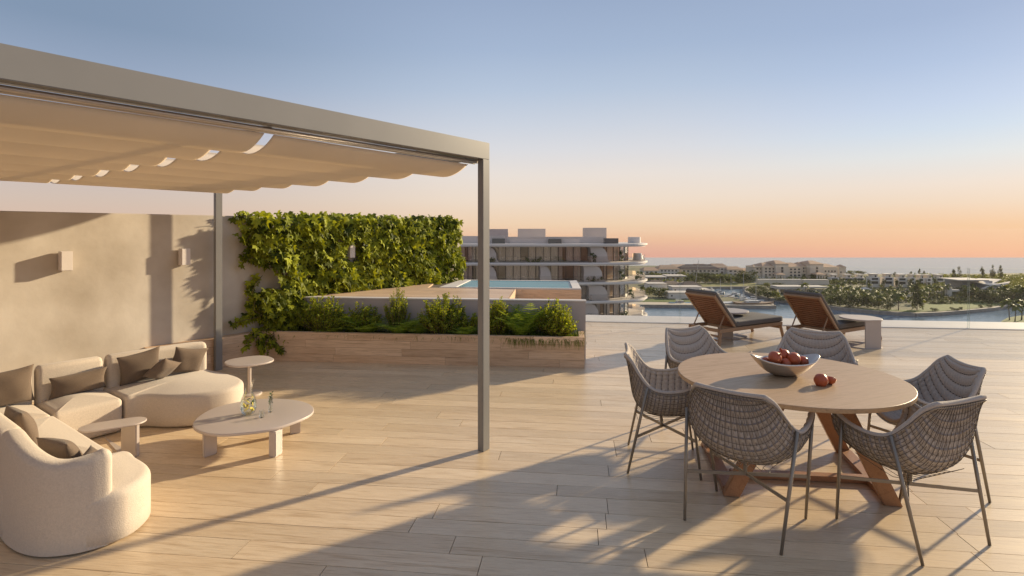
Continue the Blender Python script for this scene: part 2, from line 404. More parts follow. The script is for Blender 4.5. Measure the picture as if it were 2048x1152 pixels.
m_ivy = leaf_mat('ivy_leaf', (.028, .045, .006), (.36, .39, .03), .32)
m_shrub = leaf_mat('shrub_leaf', (.11, .16, .02), (.36, .40, .05), .40, cc=(.22, .12, .03))
m_fern = leaf_mat('fern_leaf', (.10, .17, .025), (.34, .42, .07), .42)
m_grass = leaf_mat('grass_leaf', (.07, .11, .02), (.18, .22, .045), .35)
m_stem = M_('stem', (.10, .065, .035), .8)

# ================================================================== TERRACE FLOOR
floor = MB().quadbox([AB(-14, -2), AB(14, -2), AB(14, 11.60), AB(-14, 11.60)], -.55, -.022).obj('terrace_floor', m_sub); kind(floor, 'structure')
def a_left(b): return (.4931 * b - 7.189) / .87 + .0
rows_b = [P(1000, y) for y in (920.5, 941.2, 963.7, 984.9, 1014.5, 1045.4, 1077.6, 1114.5, 1157)]
rb = sorted(AB(0, 0).x * 0 + (p.x * B_.x + p.y * B_.y) for p in rows_b)
bs = list(rb)
while bs[0] > .9: bs.insert(0, bs[0] - .178)
while bs[-1] < 10.72: bs.append(bs[-1] + R.choice((.178, .178, .178, .15, .2)))
bs = [b for b in bs if b < 10.72] + [10.76]
fixed = {}
for (jx, jy) in ((1114, 980), (1215, 1012), (1212, 1043), (1196, 1074), (1292, 1115), (905, 1090), (879, 1008), (851, 1040), (827, 1046), (960, 1130), (1916, 1068), (1958, 1104), (1830, 990), (480, 1100), (558, 943), (1218, 950), (670, 930), (612, 990)):
    p = P(jx, jy); b = p.x * B_.x + p.y * B_.y; a = p.x * A_.x + p.y * A_.y
    for i in range(len(bs) - 1):
        if bs[i] <= b < bs[i + 1]: fixed.setdefault(i, []).append(a)
planks = []
G = .0019
for i in range(len(bs) - 1):
    b0, b1 = bs[i], bs[i + 1]; al = max(-9.5, a_left((b0 + b1) / 2) - .35); ar = 12.5
    js = []
    for q_ in sorted(fixed.get(i, [])):
        if not js or q_ - js[-1] > .75: js.append(q_)
    if js:
        x = js[0]
        while x > al: x -= R.uniform(1.8, 2.6); js.insert(0, x)
        x = js[-1]
        while x < ar: x += R.uniform(1.8, 2.6); js.append(x)
    else:
        x = al - R.uniform(0, 1.8); js = [x]
        while x < ar: x += R.uniform(1.8, 2.6); js.append(x)
    for j in range(len(js) - 1):
        p0, p1 = max(js[j], al), min(js[j + 1], ar)
        if p1 - p0 < .02: continue
        planks.append((b0, b1, p0, p1, R.random(), R.uniform(-.0006, .0006)))
def vis_plank(k):
    b0, b1, a0, a1 = k[:4]; sc = 0
    for a in (a0, (a0 + a1) / 2, a1):
        p = AB(a, (b0 + b1) / 2)
        if p.y < .8: continue
        x = 1024 + FPX * p.x / p.y; y = HOR + FPX * EYE / p.y
        if -60 < x < 2110 and y < 1175: sc = max(sc, 1 / p.y)
    return sc
planks.sort(key=vis_plank, reverse=True)
def plank_mb(mb, k):
    b0, b1, a0, a1, tone, dz = k
    q = [AB(a0 + G, b0 + G), AB(a1 - G, b0 + G), AB(a1 - G, b1 - G), AB(a0 + G, b1 - G)]
    mb.quadbox(q, -.02, dz, tone=tone)
for k in planks[:290]:
    mb = MB(); plank_mb(mb, k); mb.obj('plank', m_deck, floor, recalc=False, bevel=0)
rest = MB()
for k in planks[290:]: plank_mb(rest, k)
kind(rest.obj('plank_field', m_deck, floor, recalc=False), 'stuff')
# edge ledge beyond the glass
led = MB().quadbox([AB(-1.5, 10.765), AB(14, 10.765), AB(14, 11.62), AB(-1.5, 11.62)], -.55, .012).obj('terrace_kerb', m_ledge, bevel=.006); kind(led, 'structure')
# body of the block under the terrace
kind(MB().quadbox([AB(-14, -2), AB(14, -2), AB(14, 11.0), AB(-14, 11.0)], -21.4, -.56).obj('building_below', m_white), 'structure')

# ================================================================== GLASS BALUSTRADE
gb = AB(1.8, 10.85)
bal = thing('glass_balustrade', 'clear frameless glass balustrade along the far terrace edge', 'balustrade', tuple(gb))
js = []
for px in (1360, 1937):
    X = (px - 1024) / FPX; Y = 10.85 / (B_.x * X + B_.y); js.append(X * Y * A_.x + Y * A_.y)
st = js[1] - js[0]
ends = [.02, js[0], js[1], js[1] + st]
for i in range(3):
    a0, a1 = ends[i] + (.012 if i else 0), ends[i + 1] - .012
    pn = MB().quadbox([AB(a0, 10.844), AB(a1, 10.844), AB(a1, 10.856), AB(a0, 10.856)], .013, 1.08).obj('glass_pane', m_glassr, bal)
    ed = MB()
    for a in (a0, a1): ed.quadbox([AB(a - .003, 10.845), AB(a + .003, 10.845), AB(a + .003, 10.855), AB(a - .003, 10.855)], .013, 1.083)
    ed.quadbox([AB(a0, 10.842), AB(a1, 10.842), AB(a1, 10.858), AB(a0, 10.858)], 1.0805, 1.086)
    ed.obj('polished_edge', m_gedge, pn)

# ================================================================== LEFT WALL WITH PLINTH
wall = thing('plaster_wall', 'sand coloured plaster garden wall behind the sofa and the ivy', 'wall', tuple(SQ(0, 0)))
WQ = -.12
MB().quadbox([SQ(-8, -.32), SQ(4.2, -.32), SQ(4.2, WQ), SQ(-8, WQ)], -.02, 1.95).obj('wall_body', m_plaster, wall, bevel=.006)
z = 0.0; hs = [.098, .098, .098, .096]
for r_, h in enumerate(hs):
    prev = -1.35
    while prev < 0:
        nx = min(prev + R.uniform(.5, 1.0), -.005)
        if nx > -.25: nx = -.005
        MB().quadbox([SQ(prev + .001, WQ + .002), SQ(nx - .001, WQ + .002), SQ(nx - .001, .03 + R.uniform(0, .0015)), SQ(prev + .001, .03)], z + .001, z + h - .001, tone=R.random()).obj('board', m_cladu, wall, recalc=False)
        prev = nx
        if nx >= -.005: break
    z += h

# ================================================================== PLANTER, LOW WALL, RAISED DECK, POOL
PR = Vector((.923, 7.066)); PL = Vector((-.9949, .1010)); PB = Vector((.1010, .9949))
def PD(l, d, z=0.0):
    p = PR + PL * l + PB * d; return Vector((p.x, p.y, z))
LP = 4.33
planter = thing('planter', 'long oak clad planter box full of shrubs below the low wall', 'planter', tuple(PD(LP / 2, .25)))
MB().quadbox([PD(.03, .02), PD(LP, .02), PD(LP, .06), PD(.03, .06)], 0, .37).quadbox([PD(0.02, .06), PD(.06, .06), PD(.06, .50), PD(.02, .50)], 0, .37).obj('box_core', m_sub, planter)
MB().quadbox([PD(.06, .06), PD(LP + .3, .06), PD(LP + .3, .50), PD(.06, .50)], .0, .33).obj('soil', m_soil, planter)
zz = 0
for r_, h in enumerate((.1, .098, .1, .094)):
    prev = -.0
    first = True
    while prev < LP:
        nx = prev + (R.uniform(.3, 1.2) if first else R.uniform(.9, 1.7)); first = False
        if nx > LP - .2: nx = LP
        MB().quadbox([PD(prev + .001, 0 + R.uniform(0, .0015)), PD(nx - .001, 0), PD(nx - .001, .02), PD(prev + .001, .02)], zz + .001, zz + h - .001, tone=R.random()).obj('board', m_clad, planter, recalc=False)
        prev = nx
    MB().quadbox([PD(-.001, .021), PD(.02, .021), PD(.02, .50), PD(-.001, .50)], zz + .001, zz + h - .001, tone=R.random()).obj('board', m_clad, planter, recalc=False)
    zz += h
MB().quadbox([PD(0.021, .021), PD(.07, .021), PD(.07, .5), PD(.021, .5)], .37, .3935, tone=.6).obj('cap', m_clad, planter, recalc=False)
MB().quadbox([PD(0.07, .021), PD(LP, .021), PD(LP, .06), PD(.07, .06)], .37, .3935, tone=.4).obj('cap', m_clad, planter, recalc=False)
lw = thing('low_wall', 'low grey rendered wall with white coping behind the planter', 'wall', tuple(PD(2, .55)))
MB().quadbox([PD(-.03, .505), PD(LP + .6, .505), PD(LP + .6, .62), PD(-.03, .62)], 0, .783).obj('wall_body', m_lilac, lw, bevel=.004)
MB().quadbox([PD(-.037, .498), PD(LP + .1, .498), PD(LP + .1, .625), PD(-.037, .625)], .784, .803).obj('coping', m_white, lw, bevel=.003)

# raised deck
def XY(x, y): return Vector((x, y))
rd = thing('raised_deck', 'raised oak deck between the ivy wall and the plunge pool', 'deck', (-1.8, 8.6, 0))
dl0 = PD(.96, .63); e0 = XY(-.06, 7.70); e1 = XY(.045, 9.10)
wl0 = SQ(.62, WQ + .002); wl1 = SQ(4.15, WQ + .002)
MB().quadbox([e0, e1, XY(-1.0, 9.25), XY(-.92, 10.9), wl1, wl0, PD(4.3, .63)], .05, .775).obj('deck_base', m_sub, rd)
# boards along the planter direction
b_ = 0
y0 = 0.63
while y0 < 3.75:
    y1 = y0 + .175
    # right bound from deck edge, left bound at the wall
    def lim_r(d):
        # l coordinate of edge line at depth d
        p = PD(0, d); Yt = p.y
        xe = -.06 + (Yt - 7.70) * .075
        l = (PR.x + PB.x * d - xe) / .9949
        if Yt > 9.02: l = max(l, (PR.x + PB.x * d + 1.42) / .9949)
        return l
    def lim_l(d):
        lo, hi = 0.0, 8.0
        for _ in range(30):
            m = (lo + hi) / 2; p = PD(m, d); q = (p.x - W0.x) * N.x + (p.y - W0.y) * N.y
            if q > WQ: lo = m
            else: hi = m
        return lo
    r0, r1 = lim_r(y0), lim_r(y1 - .01); l0, l1 = lim_l(y0), lim_l(y1)
    cuts = [0.0, R.uniform(.25, .5), R.uniform(.6, .85), 1.0]
    for c0, c1 in zip(cuts, cuts[1:]):
        if max(l0, l1) - max(r0, r1) < .1: break
        q = [PD(r0 + (l0 - r0) * c0 + .001, y0 + .001), PD(r1 + (l1 - r1) * c0 + .001, y1 - .001), PD(r1 + (l1 - r1) * c1 - .001, y1 - .001), PD(r0 + (l0 - r0) * c1 - .001, y0 + .001)]
        MB().quadbox(q, .776, .8, tone=R.random()).obj('board', m_clad, rd)
    y0 = y1
MB().quadbox([e0, e0 + XY(.015, 0), e1 + XY(.015, 0), e1], .06, .799, tone=.7).obj('side_board', m_clad, rd)
# plunge pool
pool = thing('plunge_pool', 'small plunge pool with turquoise water and white coping', 'pool', (0, 9.9, 0))
def PP(x, y):  # pool corners in plan
    return XY(x, y)
po = [PP(1.14, 9.13), PP(1.24, 10.66), PP(-.98, 10.88), PP(-1.23, 9.36)]
pi_ = [PP(1.0, 9.20), PP(1.09, 10.57), PP(-.80, 10.76), PP(-.95, 9.41)]
MB().quadbox(po, 0, .40).obj('pool_base', m_sub, pool)
for i in range(4):
    j = (i + 1) % 4
    n_ = 'coping'
    MB().quadbox([po[i], po[j], pi_[j], pi_[i]], .4, .805 if i != 1 else .797).obj(n_, m_white, pool, bevel=.003)
m_pool = M_('pool_tile', (.025, .175, .225), .25, vscale=3, col2=(.032, .20, .255), bump=.15, bscale=9, spec=.06)
MB().add([(p.x, p.y, .790) for p in pi_], [(0, 1, 2, 3)]).obj('water', m_pool, pool)
fz = .40
for h in (.10, .10, .10, .085):
    prev = 0
    while prev < 1:
        nx = min(1, prev + R.uniform(.3, .6))
        if nx > .85: nx = 1
        a = po[3].lerp(po[0], prev); b = po[3].lerp(po[0], nx)
        MB().quadbox([a + XY(.001, -.014), b + XY(-.001, -.014), b + XY(-.001, -.001), a + XY(.001, -.001)], fz + .001, fz + h - .001, tone=R.random()).obj('board', m_clad, pool)
        prev = nx
    fz += h

# ================================================================== WALL LAMPS
def wall_lamp(px, ztop, zbot, label):
    X = (px - 1024) / FPX
    # s where the view ray meets the wall
    lo, hi = -6.0, 5.0
    f = lambda s: (W0.x + U.x * s + N.x * WQ) - X * (W0.y + U.y * s + N.y * WQ)
    for _ in range(60):
        m = (lo + hi) / 2
        if f(lo) * f(m) <= 0: hi = m
        else: lo = m
    s = lo
    t = thing('wall_lamp', label, 'wall lamp', tuple(SQ(s, WQ + 0, zbot)), 0, 'box lamps on the garden wall')
    MB().quadbox([SQ(s - .04, WQ + .001), SQ(s + .04, WQ + .001), SQ(s + .04, WQ + .02), SQ(s - .04, WQ + .02)], zbot + .03, ztop - .03).obj('back_plate', m_metal, t)
    MB().quadbox([SQ(s - .05, WQ + .02), SQ(s + .05, WQ + .02), SQ(s + .05, WQ + .112), SQ(s - .05, WQ + .112)], zbot, ztop).obj('lamp_body', m_lamp, t, bevel=.002)
    MB().quadbox([SQ(s - .047, WQ + .1125), SQ(s + .047, WQ + .1125), SQ(s + .047, WQ + .117), SQ(s - .047, WQ + .117)], zbot + .003, ztop - .003).obj('front_panel', m_lamp, t, bevel=.001)
    return s
wall_lamp(127, 1.535, 1.335, 'box wall lamp on bare plaster, above the lumbar cushion')
wall_lamp(364, 1.535, 1.335, 'box wall lamp next to the rear pergola post')
LS = wall_lamp(696, 1.53, 1.33, 'box wall lamp surrounded by ivy leaves')

# ================================================================== PERGOLA
pg = thing('pergola', 'grey bronze steel pergola over the sofa corner', 'pergola', tuple(SQ(-3, 2.2)))
def post(s0, q0, name='post'):
    MB().quadbox([SQ(s0, q0), SQ(s0 + .083, q0), SQ(s0 + .083, q0 - .057), SQ(s0, q0 - .057)], 0, 2.321).obj(name, m_metal, pg, bevel=.003)
S0 = -.632
post(S0, 4.41); post(S0, .10); post(-6.8, 4.41); post(-6.8, .10)
def beam(s0, s1, q0, q1, z0=2.3215, z1=2.456, nm='beam'):
    return MB().quadbox([SQ(s0, q0), SQ(s1, q0), SQ(s1, q1), SQ(s0, q1)], z0, z1).obj(nm, m_metal, pg, bevel=.003)
beam(-6.8, S0 + .083, 4.353, 4.41); beam(-6.8, S0 + .083, .043, .10)
beam(S0 + .026, S0 + .083, .1005, 4.3525); beam(-6.8, -6.743, .1005, 4.3525)
for nm, (qa, qb, za, zb) in {'track_slot': (4.30, 4.352, 2.322, 2.36), }.items():
    beam(-6.7, S0 + .02, qa, qb, za, zb, 'track')
def rail(q, z, r, nm='curtain_rail'):
    mb = MB(); mb.tube([SQ(-6.7, q, z), SQ(-3, q, z), SQ(S0 + .03, q, z)], r, 8); mb.obj(nm, m_rail, pg, smooth=True)
rail(4.322, 2.304, .013); rail(4.296, 2.296, .009)
# cross rails the cloth hangs from
for s in (-.70, -2.35):
    beam(s - .014, s + .014, .15, 4.29, 2.312, 2.335, 'cross_rail')
def canopy_section(s0, s1, label):
    mb = MB()
    cs = [s0, s0 + .02] + [s0 + (s1 - s0) * t / 8 for t in range(1, 8)] + [s1 - .02, s1]
    for f in range(7):
        qa = 4.375 - .605 * f if f else 4.282; qb = 4.375 - .605 * (f + 1); rows = []
        for s in cs:
            r_ = []
            for k in range(15):
                t = k / 14; u_ = 2 * t - 1; sag = (1 - abs(u_) ** 2.0)
                zc = 2.300 - (.016 * (1 - t) if f == 0 else 0)
                r_.append(SQ(s, qa + (qb - qa) * t, zc - .094 * sag + .003 * math.sin(s * 1.7 + f * 2)))
            rows.append(r_)
        mb.grid(rows)
    o = mb.obj('canopy', m_canopy, pg, smooth=True, recalc=False)
    me = o.data
    md = o.modifiers.new('thick', 'SOLIDIFY'); md.thickness = .003
    return o
canopy_section(-2.322, S0 - .035, '')
canopy_section(-6.7, -2.378, '')

# ================================================================== SOFA
LBL = 'sofa modules of the U shaped lounge'
def sq2(l): return [Vector((SQ(s, q).x, SQ(s, q).y)) for s, q in l]
def sofa_module(name, label, seat, rad, back, bh, zt=.30, th=.13, r=.045, crown=.035, loc=None):
    t = thing(name, label, 'sofa module', tuple(SQ(*loc)), 0, LBL)
    mb = MB(); soft(mb, fillet(sq2(seat), rad, 6) if rad is not None else sq2(seat), .012, zt, r, crown, n=110)
    mb.obj('seat', m_boucle, t, smooth=True)
    mb = MB(); ribbon(mb, sq2(back), th, .012, bh, .04); mb.obj('backrest', m_boucle, t, smooth=True)
    return t
g = .006
sofa_module('sofa_module', 'cream armless sofa module with the long lumbar cushion on it', [(-2.635 + g, 1.05), (-2.635 + g, 1.63), (-2.135 - g, 1.60), (-2.135 - g, 1.05)], .035,
            [(-2.635 + .05, 1.105), (-2.4, 1.105), (-2.135 - .05, 1.105)], [0.597] * 3, loc=(-2.4, 1.3))
sofa_module('sofa_module', 'cream corner sofa module at the left, beneath the large square cushion', [(-3.25, 1.05), (-3.25, 1.655), (-2.64, 1.645), (-2.64, 1.05)], .035,
            [(-3.25, 1.105), (-3.0, 1.105), (-2.635 - .055, 1.105)], [0.587] * 3, loc=(-2.9, 1.3))
ch = catmull([(-2.128, 1.06), (-2.128, 1.3), (-2.122, 1.575), (-2.07, 1.60), (-1.99, 1.66), (-1.90, 1.82), (-1.79, 1.94), (-1.64, 2.03), (-1.46, 2.065), (-1.32, 2.01), (-1.22, 1.88), (-1.175, 1.68), (-1.18, 1.45), (-1.21, 1.2), (-1.24, 1.06), (-1.6, 1.05)], 5)
sofa_module('sofa_chaise', 'cream round fronted chaise module beside the rear pergola post', [(p.x, p.y) for p in ch], None,
            [(-2.128 + .05, 1.105), (-1.8, 1.105), (-1.5, 1.105), (-1.33, 1.115), (-1.27, 1.13)], [.597, .597, .597, .594, .588], loc=(-1.65, 1.5))
# left row, running towards the camera
sofa_module('sofa_module', 'cream sofa module at the left picture edge between corner and end module', [(-3.22, 1.665), (-3.22, 2.905), (-2.63, 2.905), (-2.63, 1.665)], .035,
            [(-3.155, 1.72), (-3.155, 2.3), (-3.155, 2.86)], [0.592] * 3, loc=(-2.9, 2.3))
en = catmull([(-3.20, 2.92), (-3.205, 3.1), (-3.185, 3.27), (-3.13, 3.41), (-3.04, 3.50), (-2.95, 3.556), (-2.86, 3.584), (-2.77, 3.57), (-2.68, 3.51), (-2.61, 3.41), (-2.575, 3.29), (-2.57, 3.1), (-2.585, 2.92), (-2.9, 2.915)], 5)
outp = catmull([(-3.212, 2.97), (-3.212, 3.12), (-3.188, 3.285), (-3.13, 3.42), (-3.035, 3.512), (-2.95, 3.553), (-2.895, 3.565)], 5, closed=False)
thb = .11
pth = []
for i, p in enumerate(outp):
    d = (outp[min(i + 1, len(outp) - 1)] - outp[max(i - 1, 0)]).normalized(); nn = Vector((d.y, -d.x))
    pth.append(p + nn * (thb / 2))
nb = len(pth)
def bht(t): return .605 - .105 * (1 - math.cos(min(1, t / .62) * PI)) / 2 + (.03 * max(0, (t - .62) / .38))
sofa_module('sofa_end_module', 'cream sofa end module with tall curved back, nearest the camera', [(p.x, p.y) for p in en], None,
            [(p.x, p.y) for p in pth], [bht(i / (nb - 1)) for i in range(nb)], th=thb, loc=(-2.9, 3.2), r=.05, crown=.045)

# cushions
def cushion_mesh(w, h, th, mat, seed=0, wr=1.0):
    mb = MB(); n = 22; rr = random.Random(seed)
    ph = [rr.uniform(0, 6) for _ in range(4)]
    for side in (1, -1):
        rows = []
        for i in range(n + 1):
            u = -1 + 2 * i / n; row = []
            for j in range(n + 1):
                v = -1 + 2 * j / n
                px = u * (1 - .11 * (1 - abs(v) ** 2) * abs(u) ** 3 ) * w / 2
                py = v * (1 - .11 * (1 - abs(u) ** 2) * abs(v) ** 3) * h / 2
                t = ((1 - abs(u) ** 2.6) * (1 - abs(v) ** 2.6)) ** .62
                t *= 1 + wr * .05 * math.sin(5 * u + ph[0] + 2 * v) + wr * .05 * math.sin(6 * v + ph[1] - 3 * u)
                row.append(Vector((px, side * th / 2 * t, py)))
            rows.append(row)
        mb.grid(rows)
    return mb.mesh('cushion', mat, smooth=True, merge=.0004)
def cushion(label, pos, w, h, th, yaw, tilt, roll=0, mat=None, seed=1, tuck=None):
    me = cushion_mesh(w, h, th, mat or m_pillow, seed)
    o = link('cushion', me); tag(o, label, 'cushion', 'loose cushions on the sofa')
    # local: width x, thickness y, height z. tilt leans the top backwards about x, yaw about z
    o.rotation_mode = 'QUATERNION'
    q = Matrix.Rotation(yaw, 4, 'Z') @ Matrix.Rotation(tilt, 4, 'X') @ Matrix.Rotation(roll, 4, 'Y')
    o.rotation_quaternion = q.to_quaternion(); o.location = pos
    return o
yw = math.atan2(U.y, U.x)      # width along the wall
def on_back(s, h, tiltd=16, q=1.245, z=.33): return SQ(s, q, z + h / 2 * math.cos(math.radians(tiltd)) - .01)
cushion('large square taupe cushion leaning in the corner of the sofa', on_back(-2.84, .33, 14), .36, .33, .12, yw, math.radians(14) , math.radians(-4), seed=2)
cushion('long taupe lumbar cushion on the armless sofa module', on_back(-2.36, .21, 20, 1.25), .42, .21, .11, yw, math.radians(18), math.radians(-3), seed=3)
cushion('square taupe cushion at the left of the three on the chaise', on_back(-1.885, .31, 16, 1.25), .36, .32, .11, yw, math.radians(16), math.radians(-9), seed=4)
cushion('small tilted taupe cushion in front of the two on the chaise', SQ(-1.74, 1.37, .43), .27, .25, .10, yw + .25, math.radians(42), math.radians(30), seed=5)
cushion('square taupe cushion next to the chaise end, by the pergola post', on_back(-1.46, .27, 18, 1.25), .33, .28, .11, yw, math.radians(17), math.radians(12), seed=6)
cushion('sunlit taupe cushion leaning on the back of the left sofa module', SQ(-2.985, 2.36, .435), .40, .29, .13, yw + PI / 2, math.radians(-16), math.radians(3), seed=7)
cushion('crumpled taupe cushion hidden behind the curved sofa back', SQ(-2.955, 3.08, .425), .34, .22, .12, yw + PI / 2 + .2, math.radians(-30), math.radians(3), seed=8)
cushion('taupe cushion poking out past the curved sofa back', SQ(-2.90, 3.33, .385), .26, .17, .11, yw + .75, math.radians(-30), math.radians(-10), seed=9)

# ================================================================== LOW TABLES
def slab(mb, poly, z0, z1, n=64, r=.006):
    soft(mb, poly, z0, z1, r, 0, n=n, inner=2)
def P2(x, y, z): p = P(x, y, z); return Vector((p.x, p.y))
# coffee table
ct = thing('coffee_table', 'pale pebble shaped coffee table with slab legs carrying the carafe', 'coffee table', tuple(P(500, 850, 0)))
ZT = .222
outl = catmull([P2(*p, ZT) for p in ((385, 850), (400, 862), (432, 868), (480, 866), (540, 858), (590, 843), (622, 828), (627, 815), (610, 804), (575, 798), (530, 797), (480, 803), (430, 815), (398, 832))], 6)
mb = MB(); slab(mb, outl, ZT - .022, ZT); mb.obj('tabletop', m_stone, ct, smooth=True)
def slab_leg(parent, p0, p1, w, z1, d=None):
    """slab standing on two floor points, thickness w towards the back"""
    a = Vector(p0); b = Vector(p1); e = (b - a).normalized(); nn = Vector((-e.y, e.x))
    MB().quadbox([a, b, b + nn * w, a + nn * w], 0, z1).obj('leg', m_stone, parent, bevel=.006)
slab_leg(ct, P2(409, 916, 0), P2(435, 907, 0), .035, ZT - .023)
slab_leg(ct, P2(537, 914, 0), P2(551, 915.5, 0), .09, ZT - .023)
slab_leg(ct, P2(580, 869, 0), P2(601, 866.5, 0), .05, ZT - .023)
# small oblong side table
st1 = thing('side_table', 'small oblong side table on one slab leg before the sofa seat', 'side table', tuple(P(256, 900, 0)))
ZS = .268
c0 = P2(190, 853, ZS); c1 = P2(262, 842, ZS)
e = (c1 - c0).normalized(); nn = Vector((-e.y, e.x)); ww = .105
cap = [c0 + (-e * math.cos(t) + nn * math.sin(t)) * ww for t in [(-PI / 2 + PI * k / 10) for k in range(11)]] + [c1 + (e * math.cos(t) + nn * math.sin(t)) * ww for t in [(PI / 2 - PI * k / 10) for k in range(11)]]
mb = MB(); slab(mb, cap, ZS - .012, ZS, r=.004); mb.obj('tabletop', m_stone, st1, smooth=True)
slab_leg(st1, P2(241, 906, 0), P2(272, 914, 0), .03, ZS - .013)
MB().quadbox([P2(205, 872, 0), P2(272, 915, 0), P2(266, 925, 0) , P2(235, 905, 0)], .0, .006).obj('foot_plate', m_stone, st1)
# pedestal side table
pc = P(499, 788, 0); st2 = thing('pedestal_table', 'small pedestal side table with rounded square top behind the chaise', 'side table', tuple(pc))
ZP = .36
sqr = []
for k in range(72):
    t = 2 * PI * k / 72 + .0; c_, s_ = math.cos(t), math.sin(t); rr_ = .232 / ((abs(c_) ** 2.5 + abs(s_) ** 2.5) ** (1 / 2.5))
    sqr.append(Vector((pc.x + rr_ * math.cos(t + .78), pc.y + rr_ * math.sin(t + .78) * .98)))
mb = MB(); slab(mb, sqr, ZP - .018, ZP, n=72); mb.obj('tabletop', m_stone, st2, smooth=True)
MB().tube([(pc.x, pc.y, .012), (pc.x, pc.y, ZP - .02)], .018, 16).obj('pole', m_stone, st2, smooth=False)
MB().lathe([(0, .014), (.12, .014), (.125, .010), (.125, 0)], 40, (pc.x, pc.y, 0)).obj('base', m_stone, st2)

# carafe and glasses
cp = P(497, 828, ZT)
cf = thing('carafe', 'clear glass carafe of water with lemon and mint on the coffee table', 'carafe', tuple(cp))
prof = [(0, .006), (.040, .004), (.052, .012), (.064, .05), (.066, .085), (.058, .125), (.040, .17), (.029, .20), (.028, .225), (.033, .25)]
mb = MB(); mb.lathe(prof, 28, cp)
for i, v in enumerate(mb.v):   # slanted spout
    h = v.z - cp.z
    if h > .21: v.z += (v.x - cp.x) * 1.3 * (h - .21) / .04; v.x += max(0, v.x - cp.x) * .5 * (h - .21) / .04
mb.obj('glass_body', m_glass, cf, smooth=True, recalc=False)
MB().lathe([(0, .01), (.036, .01), (.048, .018), (.060, .05), (.062, .085), (.055, .12), (0, .12)], 28, cp).obj('water', m_waterg, cf, smooth=True)
m_lemon = M_('lemon', (.70, .56, .12), .4); m_mint = M_('mint', (.045, .10, .02), .5)
for k in range(7):
    a = R.uniform(0, 6.28); q = cp + Vector((math.cos(a) * .03, math.sin(a) * .03, R.uniform(.025, .105)))
    mr_ = Matrix.Rotation(R.uniform(0, 3), 3, 'X') @ Matrix.Rotation(R.uniform(0, 3), 3, 'Y')
    MB().lathe([(0, -.002), (.02, -.002), (.02, .002), (0, .002)], 14, q, mr_).obj('lemon_slice', m_lemon, cf)
lf = MB()
for k in range(13):
    a = R.uniform(0, 6.28); q = cp + Vector((math.cos(a) * .035, math.sin(a) * .035, R.uniform(.02, .13)))
    d = Vector((R.uniform(-1, 1), R.uniform(-1, 1), R.uniform(-1, 1))).normalized() * .014; e_ = d.cross(Vector((R.uniform(-1, 1), .3, 1))).normalized() * .007
    lf.add([q - d, q + e_, q + d, q - e_], [(0, 1, 2, 3)])
lf.obj('mint_leaves', m_mint, cf, recalc=False)
def tumbler(px, py, r, h, name, label, wl):
    p = P(px, py, ZT); t = thing(name, label, 'glass', tuple(p))
    MB().lathe([(0, .004), (r * .9, .002), (r, .01), (r, h), (r - .0025, h), (r - .003, .014), (0, .012)], 24, p).obj('glass_body', m_glass, t, smooth=True)
    MB().lathe([(0, .0125), (r - .004, .0145), (r - .004, wl), (0, wl)], 24, p).obj('water', m_waterg, t)
    return p, t
tumbler(523.5, 835, .021, .058, 'tumbler', 'short clear tumbler in front of the carafe', .03)
p2, t2 = tumbler(541, 824, .019, .135, 'tall_glass', 'tall glass holding a dark mint sprig beside the carafe', .08)
mb = MB(); mb.tube([p2 + Vector((0, 0, .03)), p2 + Vector((.002, 0, .12)), p2 + Vector((.012, 0, .16))], .0015, 5)
for k in range(22):
    q = p2 + Vector((R.uniform(-.004, .012), R.uniform(-.008, .008), .06 + k * .005)); a = R.uniform(0, 6.28)
    d = Vector((math.cos(a), math.sin(a), .5)).normalized() * .021; e_ = d.cross(Vector((0, 0, 1))).normalized() * .008
    mb.add([q, q + d * .5 + e_, q + d * 1.1, q + d * .5 - e_], [(0, 1, 2, 3)])
mb.obj('mint_sprig', m_mint, t2, recalc=False)

# ================================================================== DINING TABLE
TC = Vector((1.929, 3.884)); TR = .736
dt = thing('dining_table', 'round oak dining table with crossed walnut base', 'dining table', (TC.x, TC.y, 0))
mb = MB(); top = [Vector((TC.x + TR * math.cos(2 * PI * k / 120), TC.y + TR * math.sin(2 * PI * k / 120))) for k in range(120)]
soft(mb, top, .712, .74, .004, 0, n=120, inner=3); mb.obj('tabletop', m_table, dt, smooth=False)
FL = [Vector((1.45, 3.68)), Vector((1.585, 4.50)), Vector((2.43, 3.55)), Vector((2.61, 4.37))]
for (i, sx) in ((0, 1), (1, 1), (2, -1), (3, -1)):
    f = FL[i]; tp = f + Vector((.36 * sx, .0 + (TC.y - f.y) * .0))
    a = Vector((f.x, f.y, .0)); b = Vector((tp.x, tp.y, .711))
    # prism with flat ends, wide side across
    w, th_ = .052, .030
    yd = (FL[1] - FL[0] if i < 2 else FL[3] - FL[2]).normalized()
    xd = Vector((yd.y, -yd.x))
    q0 = [Vector((a.x, a.y, 0.002)) + Vector((xd.x * sx_ * w, xd.y * sx_ * w, 0)) + Vector((yd.x * sy_ * th_, yd.y * sy_ * th_, 0)) for sx_, sy_ in ((-1, -1), (1, -1), (1, 1), (-1, 1))]
    q1 = [v + (b - a) for v in q0]
    MB().add(q0 + q1, [(3, 2, 1, 0), (4, 5, 6, 7)] + [(k, (k + 1) % 4, (k + 1) % 4 + 4, k + 4) for k in range(4)]).obj('leg', m_tleg, dt, bevel=.003)
for i in (0, 2):
    yd = (FL[i + 1] - FL[i]).normalized(); a = FL[i] + yd * .031; b = FL[i + 1] - yd * .031
    MB().bar((a.x, a.y, .0215), (b.x, b.y, .0215), .085, .039).obj('side_rail', m_tleg, dt, bevel=.002)
ml = (FL[0] + FL[1]) / 2 - Vector((0, .12)); mr2 = (FL[2] + FL[3]) / 2 - Vector((0, .10))
e = (mr2 - ml).normalized()
